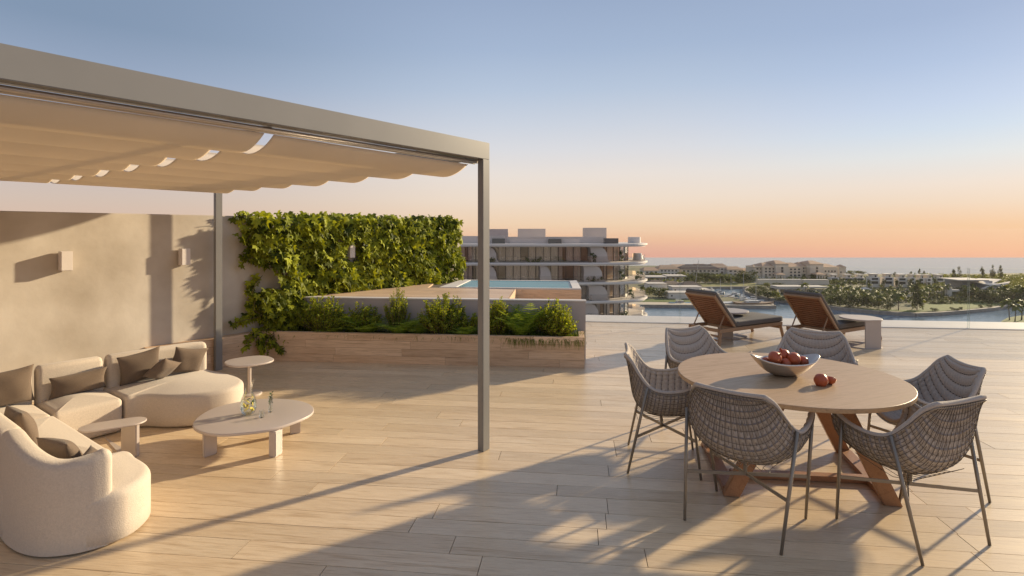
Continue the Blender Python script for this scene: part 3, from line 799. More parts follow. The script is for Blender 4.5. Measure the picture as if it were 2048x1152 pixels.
MB().bar(tuple(ml + e * .045) + (.0225,), tuple(mr2 - e * .045) + (.0225,), .07, .038).obj('cross_rail', m_tleg, dt, bevel=.002)
MB().bar((TC.x - .36, TC.y - .05, .690), (TC.x + .36, TC.y - .12, .690), .07, .04).obj('apron', m_tleg, dt, bevel=.002)

# fruit bowl (boat shaped, lipped ends)
bp = P(1574, 752, .74) + Vector((0, .03, 0))
bw = thing('fruit_bowl', 'boat shaped silver bowl filled with pomegranates on the oak table', 'bowl', tuple(bp), .02)
def bowl_pt(u, v, t=0):
    # u angle, v 0 bottom .. 1 rim
    L, Wd = .240, .150
    rim = .098 + .042 * abs(math.cos(u)) ** 3
    rx = (.05 + (L - .05) * v ** .75) - t; ry = (.035 + (Wd - .035) * v ** .62) - t
    c_, s_ = math.cos(u), math.sin(u)
    x = rx * c_; y = ry * s_ * (1 - .18 * abs(c_) ** 2)
    return Vector((x, y, .001 + t + (rim - t * .2) * v ** 1.45))
rows = [[bowl_pt(2 * PI * k / 64, v / 14) for k in range(65)] for v in range(15)] + [[bowl_pt(2 * PI * k / 64, v / 14, .006) for k in range(65)] for v in range(14, -1, -1)]
mb = MB(); mb.grid(rows); o_ = mb.obj('bowl_shell', m_bowl, bw, local=True, smooth=True, merge=.0002)
def pom_mesh():
    mb = MB(); rows = []
    n = 22
    for i in range(15):
        th_ = PI * i / 14; r = math.sin(th_); zc = -math.cos(th_)
        row = []
        for k in range(n + 1):
            a = 2 * PI * k / n; rr_ = r * (1 + .035 * math.cos(6 * a) * r)
            row.append(Vector((rr_ * math.cos(a), rr_ * math.sin(a), zc * .93)))
        rows.append(row)
    mb.grid(rows)
    mb.lathe([(.12, .88), (.15, 1.0), (.20, 1.12), (.23, 1.2), (.17, 1.16), (.11, 1.02), (0, .92)], 12)
    for k in range(6):
        a = 2 * PI * k / 6; c_, s_ = math.cos(a), math.sin(a)
        mb.add([(.2 * c_ - .09 * s_, .2 * s_ + .09 * c_, 1.1), (.2 * c_ + .09 * s_, .2 * s_ - .09 * c_, 1.1), (.3 * c_, .3 * s_, 1.34)], [(0, 1, 2)])
    return mb.mesh('pomegranate', m_pom, smooth=True, merge=.002)
pm = pom_mesh()
def pom(px, py, zc, r, label, rx, rz, Y=None):
    Yd = Y; X = (px - 1024) / FPX * Yd; Z = EYE - (py - HOR) / FPX * Yd
    o = link('pomegranate', pm); o.location = (X, Yd, Z); o.scale = (r, r, r); o.rotation_euler = (rx, 0.2, rz)
    tag(o, label, 'pomegranate', 'pomegranates on the dining table'); return o
by = bp.y
pom(1550, 715.5, 0, .046, 'red pomegranate at the left of the heap in the silver bowl, calyx facing us', .9, .4, by - .02)
pom(1567, 710, 0, .043, 'red pomegranate at the top of the heap in the bowl', -.5, 2.2, by + .05)
pom(1588, 718, 0, .046, 'red pomegranate at the right of the heap in the bowl', 1.9, 4.0, by - .015)
pom(1571, 727, 0, .040, 'red pomegranate half hidden between the others, low in the bowl', 2.6, 1.0, by - .01)
pom(1606, 723, 0, .038, 'small red pomegranate by the right end of the bowl', 1.7, 5.2, by + .01)
pom(1532, 724, 0, .036, 'small red pomegranate by the left end of the bowl', 1.2, 1.2, by + .03)
tp_ = P(1642, 771, .74)
pom(1642, 760.5, 0, .044, 'whole red pomegranate lying on the tabletop beside the cut one', 1.9, 2.0, tp_.y)
# cut half
hp = P(1664, 770, .74); hf = thing('cut_pomegranate', 'halved pomegranate showing its seeds on the tabletop', 'pomegranate', (hp.x, hp.y + .02, .762), .3)
rt = Matrix.Rotation(.5, 3, 'Y') @ Matrix.Rotation(-.35, 3, 'X')
mb = MB(); mb.lathe([(.001, -.034), (.018, -.030), (.031, -.018), (.038, 0), (.036, .003)], 24, (0, 0, .012), rt); mb.obj('rind', m_pom, hf, local=True, smooth=True)
mb = MB(); mb.lathe([(.0355, .0035), (.028, .007), (.015, .005), (.001, .008)], 24, (0, 0, .012), rt); mb.obj('seeds', m_seed, hf, local=True, smooth=True)

# ================================================================== DINING CHAIRS
def interp(tab, p):
    for i in range(len(tab) - 1):
        if tab[i][0] <= p <= tab[i + 1][0]:
            t = (p - tab[i][0]) / (tab[i + 1][0] - tab[i][0]); t0 = tab[max(i - 1, 0)]; t1 = tab[i]; t2_ = tab[i + 1]; t3 = tab[min(i + 2, len(tab) - 1)]
            o = []
            for k in range(1, len(t1)):
                a, b, c, d = t0[k], t1[k], t2_[k], t3[k]
                o.append(.5 * (2 * b + (c - a) * t + (2 * a - 5 * b + 4 * c - d) * t * t + (3 * b - a - 3 * c + d) * t ** 3))
            return o
    return list(tab[-1][1:])
CEN = [(0, .245, .425), (.2, .12, .395), (.4, -.03, .385), (.55, -.135, .415), (.68, -.20, .50), (.84, -.230, .67), (1, -.255, .822)]
RIM = [(0, .312, .245, .675), (.2, .320, .13, .622), (.4, .316, -.005, .606), (.55, .300, -.10, .632), (.7, .268, -.170, .71), (.84, .232, -.222, .792), (1, .192, -.268, .836)]
def shell(p, t, off=0.0):
    yc, zc = interp(CEN, p); hw, yr, zr = interp(RIM, p)
    a = abs(t) * PI / 2; sg = 1 if t >= 0 else -1
    flat = max(0, (p - .6) / .4)                      # the back opens out flat at its top
    w = (1 - math.cos(a)) ** (1.05 + .5 * flat); x = hw * math.sin(a) ** (.92)
    x = x * (1 - flat) + hw * abs(t) * flat
    y = yc + (yr - yc) * (w if p < .6 else w * (1 - flat) + abs(t) ** 2.2 * flat); z = zc + (zr - zc) * (w * (1 - flat) + flat * abs(t) ** 2)
    return Vector((sg * x, y, z))
def shell_n(p, t):
    e = .01
    a = shell(min(1, p + e), t) - shell(max(0, p - e), t); b = shell(p, min(1, t + e)) - shell(p, max(-1, t - e))
    n = b.cross(a); n.normalize()
    c = Vector((0, .05, .9)) - shell(p, t)
    if n.dot(c) < 0: n = -n
    return n                                           # towards the sitter
def make_chair():
    t = thing('dining_chair', 'x', 'chair', (0, 0, 0), 0, 'woven armchairs around the oak table')
    NP, NT = 14, 20; su, sv = 6, 4
    nodes = {}
    inner, outer = [], []
    for i in range(NP * su + 1):
        p = i / (NP * su); ri, ro = [], []
        fp = abs(math.sin(PI * p * NP)) ** .45
        for j in range(NT * sv + 1):
            tt = -1 + 2 * j / (NT * sv)
            ft = abs(math.sin(PI * (j / sv))) ** .5
            n_ = shell_n(p, tt * .999); s_ = shell(p, tt)
            puff = .003 + .016 * fp * (.62 + .38 * ft)
            edge = min(1, (1 - abs(tt)) * 14 + .25) * min(1, (1 - p) * 30 + .3)
            ri.append(s_ + n_ * (.006 + puff * edge)); ro.append(s_ - n_ * (.000 + .012 * fp * ft * edge))
        inner.append(ri); outer.append(ro)
    mb = MB(); mb.grid(inner); mb.grid(outer)
    n1 = NP * su + 1; n2 = NT * sv + 1; o2 = n1 * n2
    def idx(i, j): return i * n2 + j
    ring = [(i, 0) for i in range(n1)] + [(n1 - 1, j) for j in range(1, n2)] + [(i, n2 - 1) for i in range(n1 - 2, -1, -1)] + [(0, j) for j in range(n2 - 2, 0, -1)]
    for a, b in zip(ring, ring[1:] + ring[:1]):
        mb.f.append((idx(*a), idx(*b), o2 + idx(*b), o2 + idx(*a)))
    mb.obj('woven_pad', m_pad, t, local=True, smooth=True)
    seam = MB()
    for i in range(1, NP):
        seam.tube([shell(i / NP, -.93 + 1.86 * j / 26) + shell_n(i / NP, -.93 + 1.86 * j / 26) * .0085 for j in range(27)], .0024, 4, caps=False)
        for j in range(1, NT):
            tt = -1 + 2 * j / NT; seam.box(shell(i / NP, tt) + shell_n(i / NP, tt) * .011, (.007, .007, .006))
    seam.obj('seam_cord', m_wire, t, local=True, recalc=False)
    # wire basket outside the pad
    wb = MB()
    for i in range(NP + 1):
        p = i / NP; wb.tube([shell(p, -1 + 2 * j / 28) - shell_n(p, (-1 + 2 * j / 28) * .995) * .013 for j in range(29)], .0016, 4, caps=False)
    for j in range(NT + 1):
        tt = -1 + 2 * j / NT; wb.tube([shell(i / 22, tt) - shell_n(i / 22, tt * .995) * .015 for i in range(23)], .0016, 4, caps=False)
    for j in range(NT):
        tt = -1 + 2 * (j + .5) / NT; wb.tube([shell(i / 22, tt) - shell_n(i / 22, tt * .995) * (.010 + .004 * math.sin(i * 1.9 + j)) for i in range(23)], .0012, 4, caps=False)
    wb.obj('wire_basket', m_wire, t, local=True, smooth=True, recalc=False)
    sl = MB(); rl = random.Random(3)  # dark dashes outside the pad, groove shadow put into their colour
    for i in range(NP):
        for j in range(NT):
            p = (i + .5) / NP; tt = -1 + 2 * (j + .5) / NT; w_ = (shell(p, min(1, tt + .8 / NT)) - shell(p, max(-1, tt - .8 / NT)))
            n_ = shell_n(p, tt * .99); c_ = shell(p, tt) - n_ * .0135; d_ = w_ * .5; h_ = n_.cross(w_).normalized() * rl.uniform(.0035, .006)
            sl.add([c_ - d_ - h_, c_ + d_ - h_, c_ + d_ + h_, c_ - d_ + h_, c_ - n_ * .003 - h_ * 0], [(0, 1, 4), (1, 2, 4), (2, 3, 4), (3, 0, 4)])
    kind(sl.obj('groove_shade_dashes', m_groove, t, local=True, recalc=False), 'stuff')
    # sagging wire loops under the seat
    lo = MB()
    for k in range(9):
        x = -.16 + .04 * k; lo.tube([(x, .22, .40), (x + .012, .10, .368), (x - .01, -.02, .355), (x + .012, -.12, .372), (x, -.19, .42)], .0018, 4, caps=False)
    lo.obj('seat_wires', m_wire, t, local=True, recalc=False)
    # padded rim
    rp = [shell(i / 24, -1) for i in range(25)] + [shell(1, -1 + 2 * j / 16) for j in range(1, 16)] + [shell(i / 24, 1) for i in range(24, -1, -1)]
    rp = [q + Vector((0, 0, .004)) for q in rp]
    MB().tube(rp, .0145, 8).obj('rim', m_pad, t, local=True, smooth=True)
    fr = MB(); fr.tube([q + Vector((0, 0, -.016)) + Vector((q.x, q.y, 0)).normalized() * .008 for q in rp], .006, 6)
    fr.tube([shell(0, -1 + 2 * j / 24) - Vector((0, 0, .012)) for j in range(25)], .006, 6)
    fr.obj('rim_tube', m_leg, t, local=True, smooth=True)
    tops = {}
    for sx in (-1, 1):
        for fy, (tx, ty, tz), (bx, by_) in ((1, (.325, .175, .630), (.272, .252)), (-1, (.318, -.115, .640), (.272, -.252))):
            a = Vector((sx * tx, ty, tz)); b = Vector((sx * bx, by_, .002))
            MB().tube([a, a.lerp(b, .5), b], [.0105, .0105, .0085], 10).obj('leg', m_leg, t, local=True, smooth=True)
            k = (a.z - .275) / (a.z - b.z); tops[(sx, fy)] = a.lerp(b, k)
    for (a, b, dz) in (((-1, -1), (1, 1), 0), ((-1, 1), (1, -1), .0)):
        p0, p1 = tops[a], tops[b]; c = (p0 + p1) / 2
        if dz == 0 and a == (-1, -1): MB().bar(p0, p1, .007, .020).obj('cross_bar', m_leg, t, local=True)
        else:
            d = (p1 - p0).normalized() * .006
            MB().bar(p0, c - d, .007, .019).obj('cross_bar', m_leg, t, local=True); MB().bar(c + d, p1, .007, .019).obj('cross_bar', m_leg, t, local=True)
    MB().tube([(0, 0, .284), (0, -.01, .385)], .012, 8).obj('seat_post', m_leg, t, local=True)
    return t
chair0 = make_chair()
CH = [((1.14, 4.22), (.977, -.213), 'woven armchair at the left end of the table, its side towards us'),
      ((1.415, 3.365), (.66, .75), 'woven armchair showing its wire back, in front of the fruit bowl side of the table'),
      ((2.315, 3.23), (-.345, .94), 'woven armchair nearest the camera at the right, long leg shadows behind it'),
      ((2.875, 3.885), (-.985, .17), 'woven armchair facing the table, half behind the right front armchair'),
      ((1.72, 4.98), (.40, -.915), 'pale backed woven armchair behind the table, before the first sun lounger'),
      ((2.63, 4.84), (-.52, -.855), 'woven armchair behind the fruit bowl, before the second sun lounger')]
for i, (p, f, lb) in enumerate(CH):
    rz = math.atan2(-f[0], f[1])
    if i == 0: chair0.location = (p[0], p[1], 0); chair0.rotation_euler = (0, 0, rz); chair0['label'] = lb
    else: dup(chair0, (p[0], p[1], 0), rz, lb)

# ================================================================== SUN LOUNGERS (local x = towards the foot end, y = far side)
def make_lounger():
    t = thing('sun_lounger', 'x', 'sun lounger', (0, 0, 0), 0, 'slatted sun loungers facing the water')
    L, W = 1.78, .58; zf = .235
    def fb(a, b, w, h, nm='frame_rail'): MB().bar(a, b, w, h, tone=R.random()).obj(nm, m_teak, t, local=True, bevel=.003)
    for y in (-W / 2, W / 2): fb((-.02, y, zf), (L - .30, y, zf), .035, .055)
    fb((-.0, -W / 2 + .02, zf), (-.0, W / 2 - .02, zf), .03, .05); fb((L - .32, -W / 2 + .02, zf), (L - .32, W / 2 - .02, zf), .03, .05)
    fb((.36, -W / 2 + .02, zf), (.36, W / 2 - .02, zf), .03, .04)
    for y in (-W / 2, W / 2):
        MB().bar((.02, y, zf - .028), (-.03, y, .002), .034, .04, up=(1, 0, 0), tone=.3).obj('leg', m_teak, t, local=True, bevel=.003)
        MB().bar((L - .34, y, zf - .028), (L - .26, y, .002), .034, .04, up=(1, 0, 0), tone=.6).obj('leg', m_teak, t, local=True, bevel=.003)
    for z_ in (.15, .085): fb((-.0, -W / 2 + .02, z_), (-.0, W / 2 - .02, z_), .02, .028, 'stretcher')
    fb((L - .30, -W / 2 + .02, .17), (L - .30, W / 2 - .02, .17), .02, .05, 'stretcher')
    for k in range(14):
        x = .42 + k * .075
        MB().box((x, 0, zf + .012), (.055, W - .045, .014)).obj('seat_slat', m_slat, t, local=True)
    # mattress of the seat
    mb = MB(); soft(mb, fillet([Vector((.36, -W / 2 - .01)), Vector((L - .27, -W / 2 - .01)), Vector((L - .27, W / 2 + .01)), Vector((.36, W / 2 + .01))], .03), zf + .032, zf + .115, .022, .012, n=80)
    mb.obj('mattress', m_cush, t, local=True, smooth=True)
    # raised back: hinge at x=.36
    ang = math.radians(48); ca, sa = math.cos(ang), math.sin(ang)
    bk = link('backrest', None, t)
    bk.location = (.36, 0, zf + .02)
    def bp_(d, y, h): return Vector((-d * ca + h * sa, y, d * sa + h * ca))   # d along the back, h off its face (sitter side)
    def bobj(mb, nm, mat, **k): return mb.obj(nm, mat, bk, local=True, **k)
    LB = .70
    for y in (-W / 2 + .012, W / 2 - .012):
        bobj(MB().bar(bp_(.0, y, 0), bp_(LB, y, 0), .03, .035, up=bp_(0, 0, 1), tone=.5), 'side_rail', m_teak, bevel=.002)
    bobj(MB().bar(bp_(LB - .015, -W / 2 + .028, 0), bp_(LB - .015, W / 2 - .028, 0), .03, .03, up=bp_(0, 0, 1), tone=.4), 'top_rail', m_teak)
    for k in range(14):
        d = .035 + k * .0465
        bobj(MB().bar(bp_(d, -W / 2 + .028, 0), bp_(d, W / 2 - .028, 0), .033, .014, up=bp_(0, 0, 1)), 'slat', m_slat)
    mb = MB(); soft(mb, fillet([Vector((.02, -W / 2 - .01)), Vector((LB + .03, -W / 2 - .01)), Vector((LB + .03, W / 2 + .01)), Vector((.02, W / 2 + .01))], .03), .020, .068, .016, .006, n=80)
    mb.v = [bp_(v.x, v.y, v.z) for v in mb.v]; bobj(mb, 'back_mattress', m_cush, smooth=True)
    for y in (-W / 2 + .045, W / 2 - .045):
        MB().bar((.36 - .30 * ca, y, zf + .02 + .30 * sa - .02), (.02, y, zf + .0), .014, .014, tone=.2).obj('back_prop', m_teak, t, local=True)
    return t
lo0 = make_lounger()
ax = Vector((.87, .49)); LA = math.atan2(ax.y, ax.x); ac = Vector((-.49, .87))
h1 = Vector((3.455, 8.57)); h2 = Vector((4.914, 8.353))
def lpos(h): p = h - ax * .36 + ac * .29; return (p.x, p.y, 0)
lo0.location = lpos(h1); lo0.rotation_euler = (0, 0, LA); lo0['label'] = 'slatted sun lounger nearer the pool, charcoal mattress, back raised'
dup(lo0, lpos(h2), LA, 'slatted sun lounger beside the front C shaped table, charcoal mattress, back raised')

# C shaped tables
def make_ctable():
    t = thing('c_side_table', 'x', 'side table', (0, 0, 0), 0, 'C shaped side tables by the loungers')
    W = .25; Lx = .56; H = .43
    def plate(z0, z1, nm, k):
        sh = catmull([(-.125, 0), (0, -.004), (.125, 0), (.245 * k, .13), (.275 * k, .3), (.2 * k, .48 * k), (0, .57 * k), (-.2 * k, .48 * k), (-.275 * k, .3), (-.245 * k, .13)], 6)
        mb = MB(); slab(mb, sh, z0, z1, n=90, r=.004); mb.obj(nm, m_ctab, t, local=True, smooth=False)
    plate(H - .022, H, 'tabletop', 1.0); plate(.0, .014, 'foot_plate', .92)
    MB().box((0, .009, (H - .022 + .014) / 2), (W - .004, .018, H - .022 - .014 - .002)).obj('panel', m_ctab, t, local=True)
    return t
ct0 = make_ctable()
pa, pb = P(1729, 697), P(1765, 699.5); d_ = Vector((pb.x - pa.x, pb.y - pa.y))
ct0.location = ((pa.x + pb.x) / 2, (pa.y + pb.y) / 2, 0); ct0.rotation_euler = (0, 0, math.radians(5)); ct0['label'] = 'C shaped pale side table standing at the right of the second lounger'
p = P(1448, 677); dup(ct0, (p.x + .02, p.y, 0), math.radians(-40), 'C shaped pale side table mostly hidden behind the first lounger')

# ================================================================== PLANTS
def ivy_leaf_mesh(fold):
    pts = [(0, 0), (.30, -.18), (.62, .02), (.33, .22), (.50, .55), (.17, .50), (0, 1.0)]
    vs = []; 
    def Zf(x, y): return fold * abs(x) * .8 + -.18 * y * y + .05 * math.sin(5 * x + 3 * y)
    vs.append(Vector((0, .28, Zf(0, .28))))
    out_ = [(x, y) for x, y in pts] + [(-x, y) for x, y in pts[1:-1]][::-1]
    for x, y in out_: vs.append(Vector((x, y, Zf(x, y))))
    n = len(out_)
    return vs, [(0, 1 + i, 1 + (i + 1) % n) for i in range(n)]
LV = [ivy_leaf_mesh(f) for f in (.15, .45, -.2)]
leaf_me = []
for k, (vs, fs) in enumerate(LV):
    me = MB().add([v * .1 for v in vs], fs, tone=.0).mesh('ivy_leaf', m_ivy, recalc=False); leaf_me.append(me)
ivy = thing('climbing_ivy', 'dense green ivy covering the far half of the plaster wall', 'ivy', tuple(SQ(1.6, .1, .8)))
wn = Vector((N.x, N.y, 0)); wu = Vector((U.x, U.y, 0)); wz = Vector((0, 0, 1))
def leaf_frame(nrm, tipdir):
    z = nrm.normalized(); y = (tipdir - z * tipdir.dot(z)).normalized(); x = y.cross(z); return Matrix((x, y, z)).transposed()
leaves = []
def lobe_noise(s, z): return mnoise.noise(Vector((s * 1.6, z * 1.6, 3.1)))
def s_from_px(px):
    X = (px - 1024) / FPX; lo, hi = -3.0, 6.0; f = lambda s: (W0.x + U.x * s) - X * (W0.y + U.y * s)
    for _ in range(40):
        m = (lo + hi) / 2
        if f(lo) * f(m) <= 0: hi = m
        else: lo = m
    return lo
def add_leaf(s, z, q, sz, droop=1.0):
    nrm = wn * R.uniform(.35, 1) + wu * R.uniform(-.75, .75) + wz * R.uniform(-.1, .95)
    tip = -wz * droop + wu * R.uniform(-.9, .9) + wn * R.uniform(-.1, .6)
    p = SQ(s, q + WQ, z); M = leaf_frame(nrm, tip); leaves.append((p, M, sz))
for k in range(4300):
    s = R.uniform(-.32, 4.22); z = R.uniform(.76, 2.02)
    # left edge wanders
    le = -.02 + .22 * mnoise.noise(Vector((0, z * 3.3, 1.7))) + (.35 if .95 < z < 1.22 else 0)
    if z > 1.86: le = -.18
    if s < le: 
        if R.random() > .02: continue
    if s > 4.05 + .12 * mnoise.noise(Vector((z * 4, 2, 2))): continue
    d = .82 + .5 * lobe_noise(s, z) + (.15 if z > 1.5 else 0)
    if ((s - LS) / .15) ** 2 + ((z - 1.45) / .19) ** 2 < 1: continue
    if R.random() > d: continue
    th_ = .07 + .24 * (0.5 + .5 * mnoise.noise(Vector((s * 2.3, z * 2.3, 9)))) + (.04 if s < .5 else 0)
    q = R.random() ** .6 * th_ + .012
    if z > 1.95: q = R.uniform(-.18, .12)
    add_leaf(s, z, q, R.uniform(.85, 1.5))
# part that falls over the planter corner down to the floor
for k in range(900):
    s = R.uniform(-.15, .75); z = R.uniform(.36, .80)
    if s < .12 - .3 * (z - .36) + .2 * mnoise.noise(Vector((1, z * 8, 4))): continue
    add_leaf(s, z, R.uniform(.01, .22 + .15 * max(0, .6 - abs(s - .3))), R.uniform(.7, 1.15))
strands = [[(-.02, .9, .03), (-.10, .80, .05), (-.12, .70, .05), (-.02, .62, .08), (.1, .56, .1)],
           [(.15, .66, .05), (-.05, .60, .06), (-.22, .585, .07), (-.36, .56, .05)],
           [(.3, .44, .1), (.05, .43, .10), (-.1, .40, .13), (-.22, .33, .12), (-.25, .27, .1)],
           [(.2, .42, .14), (.02, .34, .20), (-.05, .24, .22), (-.02, .15, .24)],
           [(.1, .40, .16), (.06, .30, .26), (.10, .20, .33), (.16, .13, .38)],
           [(.3, .42, .2), (.22, .30, .36), (.28, .24, .42)],
           [(-.05, 1.93, .03), (-.18, 1.95, .03), (-.30, 1.94, .04)],
           [(0, 1.75, .03), (-.14, 1.72, .04), (-.2, 1.62, .04)],
           [(.02, 1.15, .03), (-.10, 1.02, .05), (-.14, .92, .06)],
           [(0, 1.35, .04), (-.13, 1.40, .05), (-.2, 1.36, .05)]]
stems = MB()
for st in strands:
    pts = [SQ(a, q, z) for a, z, q in st]; stems.tube(pts, .004, 5)
    for i in range(len(st) - 1):
        for k in range(11):
            t = R.random(); a, z, q = (st[i][j] + (st[i + 1][j] - st[i][j]) * t for j in range(3))
            add_leaf(a + R.gauss(0, .035), z + R.gauss(0, .03), q + R.uniform(0, .05), R.uniform(.7, 1.05), 1.4)
for k in range(26):
    s = R.uniform(.25, 4.0); z0 = .7; pts = []
    for i in range(8): pts.append(SQ(s, WQ + .012, z0 + i * .17)); s += R.uniform(-.08, .08)
    stems.tube(catmull(pts, 4, closed=False), R.uniform(.003, .006), 5)
stems.obj('stem', m_stem, ivy, smooth=True, recalc=False)
camp = Vector((0, 0, EYE))
leaves.sort(key=lambda L: (L[0] - camp).length / L[2] - 6 * ((L[0].x - W0.x) * N.x + (L[0].y - W0.y) * N.y))
ivl = wloc(ivy)
for p, M, sz in leaves[:290]:
    o = link('leaf', R.choice(leaf_me), ivy); o.matrix_local = Matrix.Translation(p - ivl) @ (M * sz).to_4x4()
mb = MB()
for p, M, sz in leaves[290:]:
    vs, fs = R.choice(LV); mb.add([p + M @ (v * .1 * sz) for v in vs], fs, tone=R.random())
kind(mb.obj('leaves', m_ivy, ivy, recalc=False), 'stuff')

def blade(mb, p, d, L, w, bend, n=3, tone=.5):
    side = d.cross(Vector((0, 0, 1))); side = side.normalized() if side.length > .01 else Vector((1, 0, 0))
    pts = []; q = p.copy(); dd = d.copy()
    o = []
    for i in range(n + 1):
        t = i / n; ww = w * (1 - t ** 2) + .0004
        o += [q - side * ww, q + side * ww]; q = q + dd * (L / n); dd = (dd + Vector((0, 0, -bend / n))).normalized()
    mb.add(o, [(2 * i, 2 * i + 1, 2 * i + 3, 2 * i + 2) for i in range(n)], tone=tone)
def shrub(px0, px1, ytop, depth, label, seed, ls=.034, dens=1.0, tall=False, mat=None):
    """small leaved shrub rooted in the planter soil; px range tells width and height at planter depth"""
    r = random.Random(seed)
    xm = (px0 + px1) / 2
    # planter line at this depth
    lo = 0; best = None
    for i in range(200):
        l = LP * i / 199; p = PD(l, depth); x = 1024 + FPX * p.x / p.y
        if best is None or abs(x - xm) < best[0]: best = (abs(x - xm), p)
    base = best[1]; base.z = .33
    Y = base.y; wd = (px1 - px0) / FPX * Y * 1.22; ht = (EYE - (ytop - HOR) / FPX * Y - .33) * 1.10
    t = thing('shrub', label, 'shrub', tuple(base), r.uniform(0, 6), 'leafy shrubs in the long planter')
    lf, stm = MB(), MB()
    ns = int(62 * dens * max(.4, wd / .6))
    for k in range(ns):
        a = r.uniform(0, 2 * PI); rad = math.sqrt(r.random())
        tip = Vector((math.cos(a) * rad * wd / 2, math.sin(a) * rad * min(wd / 2, .24), ht * (1 - .45 * rad ** 2) * r.uniform(.45, 1.03)))
        root = Vector((tip.x * .25, tip.y * .25, 0)); mid = root.lerp(tip, .5) + Vector((tip.x * .15, tip.y * .15, .03))
        pts = [root, mid, tip]; stm.tube(pts, [.005, .0035, .0015], 4, caps=False)
        L = (tip - root).length; nl = int(L / .016)
        for i in range(nl):
            u_ = .18 + .82 * i / nl; q = (root.lerp(mid, u_ * 2) if u_ < .5 else mid.lerp(tip, u_ * 2 - 1))
            for _ in range(2):
                aa = r.uniform(0, 2 * PI); d = Vector((math.cos(aa), math.sin(aa), r.uniform(.1, 1.1))).normalized()
                s_ = ls * r.uniform(.6, 1.1); e_ = d.cross(Vector((r.uniform(-1, 1), r.uniform(-1, 1), 1))).normalized() * s_ * .36
                q0 = q + d * .004; m_ = q0 + d * s_ * .5
                lf.add([q0, m_ + e_, q0 + d * s_, m_ - e_], [(0, 1, 2, 3)], tone=r.random())
    lf.obj('foliage', mat or m_shrub, t, local=True, recalc=False); stm.obj('stem', m_stem, t, local=True, recalc=False)
    return t
def fern(xm, depth, L, n, label, seed, arch=1.1, up=.9):
    r = random.Random(seed); best = None
    for i in range(300):
        l = LP * i / 299; p = PD(l, depth); x = 1024 + FPX * p.x / p.y
        if best is None or abs(x - xm) < best[0]: best = (abs(x - xm), p)
    base = best[1]; base.z = .335
    t = thing('fern', label, 'fern', tuple(base), 0, 'ferns in the long planter')
    for k in range(n):
        mb = MB()
        a = 2 * PI * k / n + r.uniform(-.3, .3); L_ = L * r.uniform(.85, 1.35); d = Vector((math.cos(a), math.sin(a) * .8, 1.25 * up * r.uniform(.7, 1.5))).normalized()
        q = Vector((0, 0, 0)); m = 14; pts = [q.copy()]
        for i in range(m):
            d = (d + Vector((0, 0, -arch / m))).normalized(); q = q + d * L_ / m; pts.append(q.copy())
            side = d.cross(Vector((0, 0, 1))).normalized(); tt = i / m; wl = L_ * .27 * math.sin(PI * min(1, tt * .85 + .15)) ** .8
            tn = r.random()
            for sg in (-1, 1):
                v = (side * sg + d * .35 + Vector((0, 0, -.15))).normalized() * wl; w_ = d * L_ / m * .22
                mb.add([q - w_, q + w_, q + v + w_ * .3, q + v - w_ * .3], [(0, 1, 2, 3)], tone=tn)
        mb.tube(pts, [.002] * len(pts), 4, caps=False)
        mb.obj('frond', m_fern, t, local=True, recalc=False)
    return t
shrub(592, 700, 594, .25, 'broad leafy shrub at the left end of the planter, beside the ivy', 11, dens=1.5)
shrub(690, 760, 608, .30, 'low rounded shrub between the broad left shrub and the tall thin one', 12, dens=1.2)
shrub(772, 818, 573, .33, 'tall narrow shrub rising above the low wall', 13, dens=2.0, ls=.024)
shrub(838, 932, 590, .24, 'broad bright shrub just left of the front pergola post', 14, dens=1.6)
shrub(968, 1022, 600, .26, 'leafy shrub just right of the front pergola post', 15, dens=1.8)
shrub(1058, 1156, 602, .25, 'broad shrub at the right end of the planter', 16, dens=1.7)
shrub(920, 958, 612, .3, 'small dark shrub behind the front pergola post', 17, dens=1.2)
fern(735, .18, .34, 22, 'dense fern in front of the low rounded shrub', 21)
fern(705, .3, .34, 16, 'fern tucked between two shrubs near the ivy', 22)
fern(800, .16, .36, 22, 'fern below the tall narrow shrub', 23)
fern(838, .22, .36, 18, 'fern on the left side of the broad bright shrub', 24)
fern(1042, .20, .40, 22, 'bright fern in the gap right of the front pergola post', 25, up=1.4)
fern(1062, .40, .40, 14, 'upright fern against the low grey wall, its fronds above the coping', 26, up=2.0, arch=1.3)
fern(1008, .40, .36, 14, 'upright fern behind the shrub right of the front post', 27, up=2.2)
fern(668, .14, .28, 16, 'low fern at the foot of the broad left shrub', 28)
fern(930, .14, .28, 16, 'low fern right at the front post, over the planter edge', 29)
gr = MB()
for k in range(6500):
    l = R.uniform(.02, LP - .1); dd = R.random() ** 1.3 * .38
    if l > 1.9 and R.random() < .6: continue
    p = PD(l, .05 + dd, .34); a = R.uniform(0, 6.28)
    toward = Vector((-PB.x, -PB.y, 0)) * (1.0 if dd < .08 else .2)
    d = (Vector((math.cos(a) * .5, math.sin(a) * .5, R.uniform(.5, 1.3))) + toward).normalized()
    hang = dd < .06 and l < 1.0
    if dd < .06 and l > 1.0 and R.random() < .75: continue
    blade(gr, p, d, R.uniform(.12, .22) if hang else R.uniform(.08, .17), .0022, R.uniform(2.6, 4.2) if hang else R.uniform(1.0, 2.6), 5, R.random())
o = gr.obj('trailing_grass', m_grass, None, recalc=False); tag(o, 'fine grass growing and trailing along the planter edge', 'grass', kind='stuff')

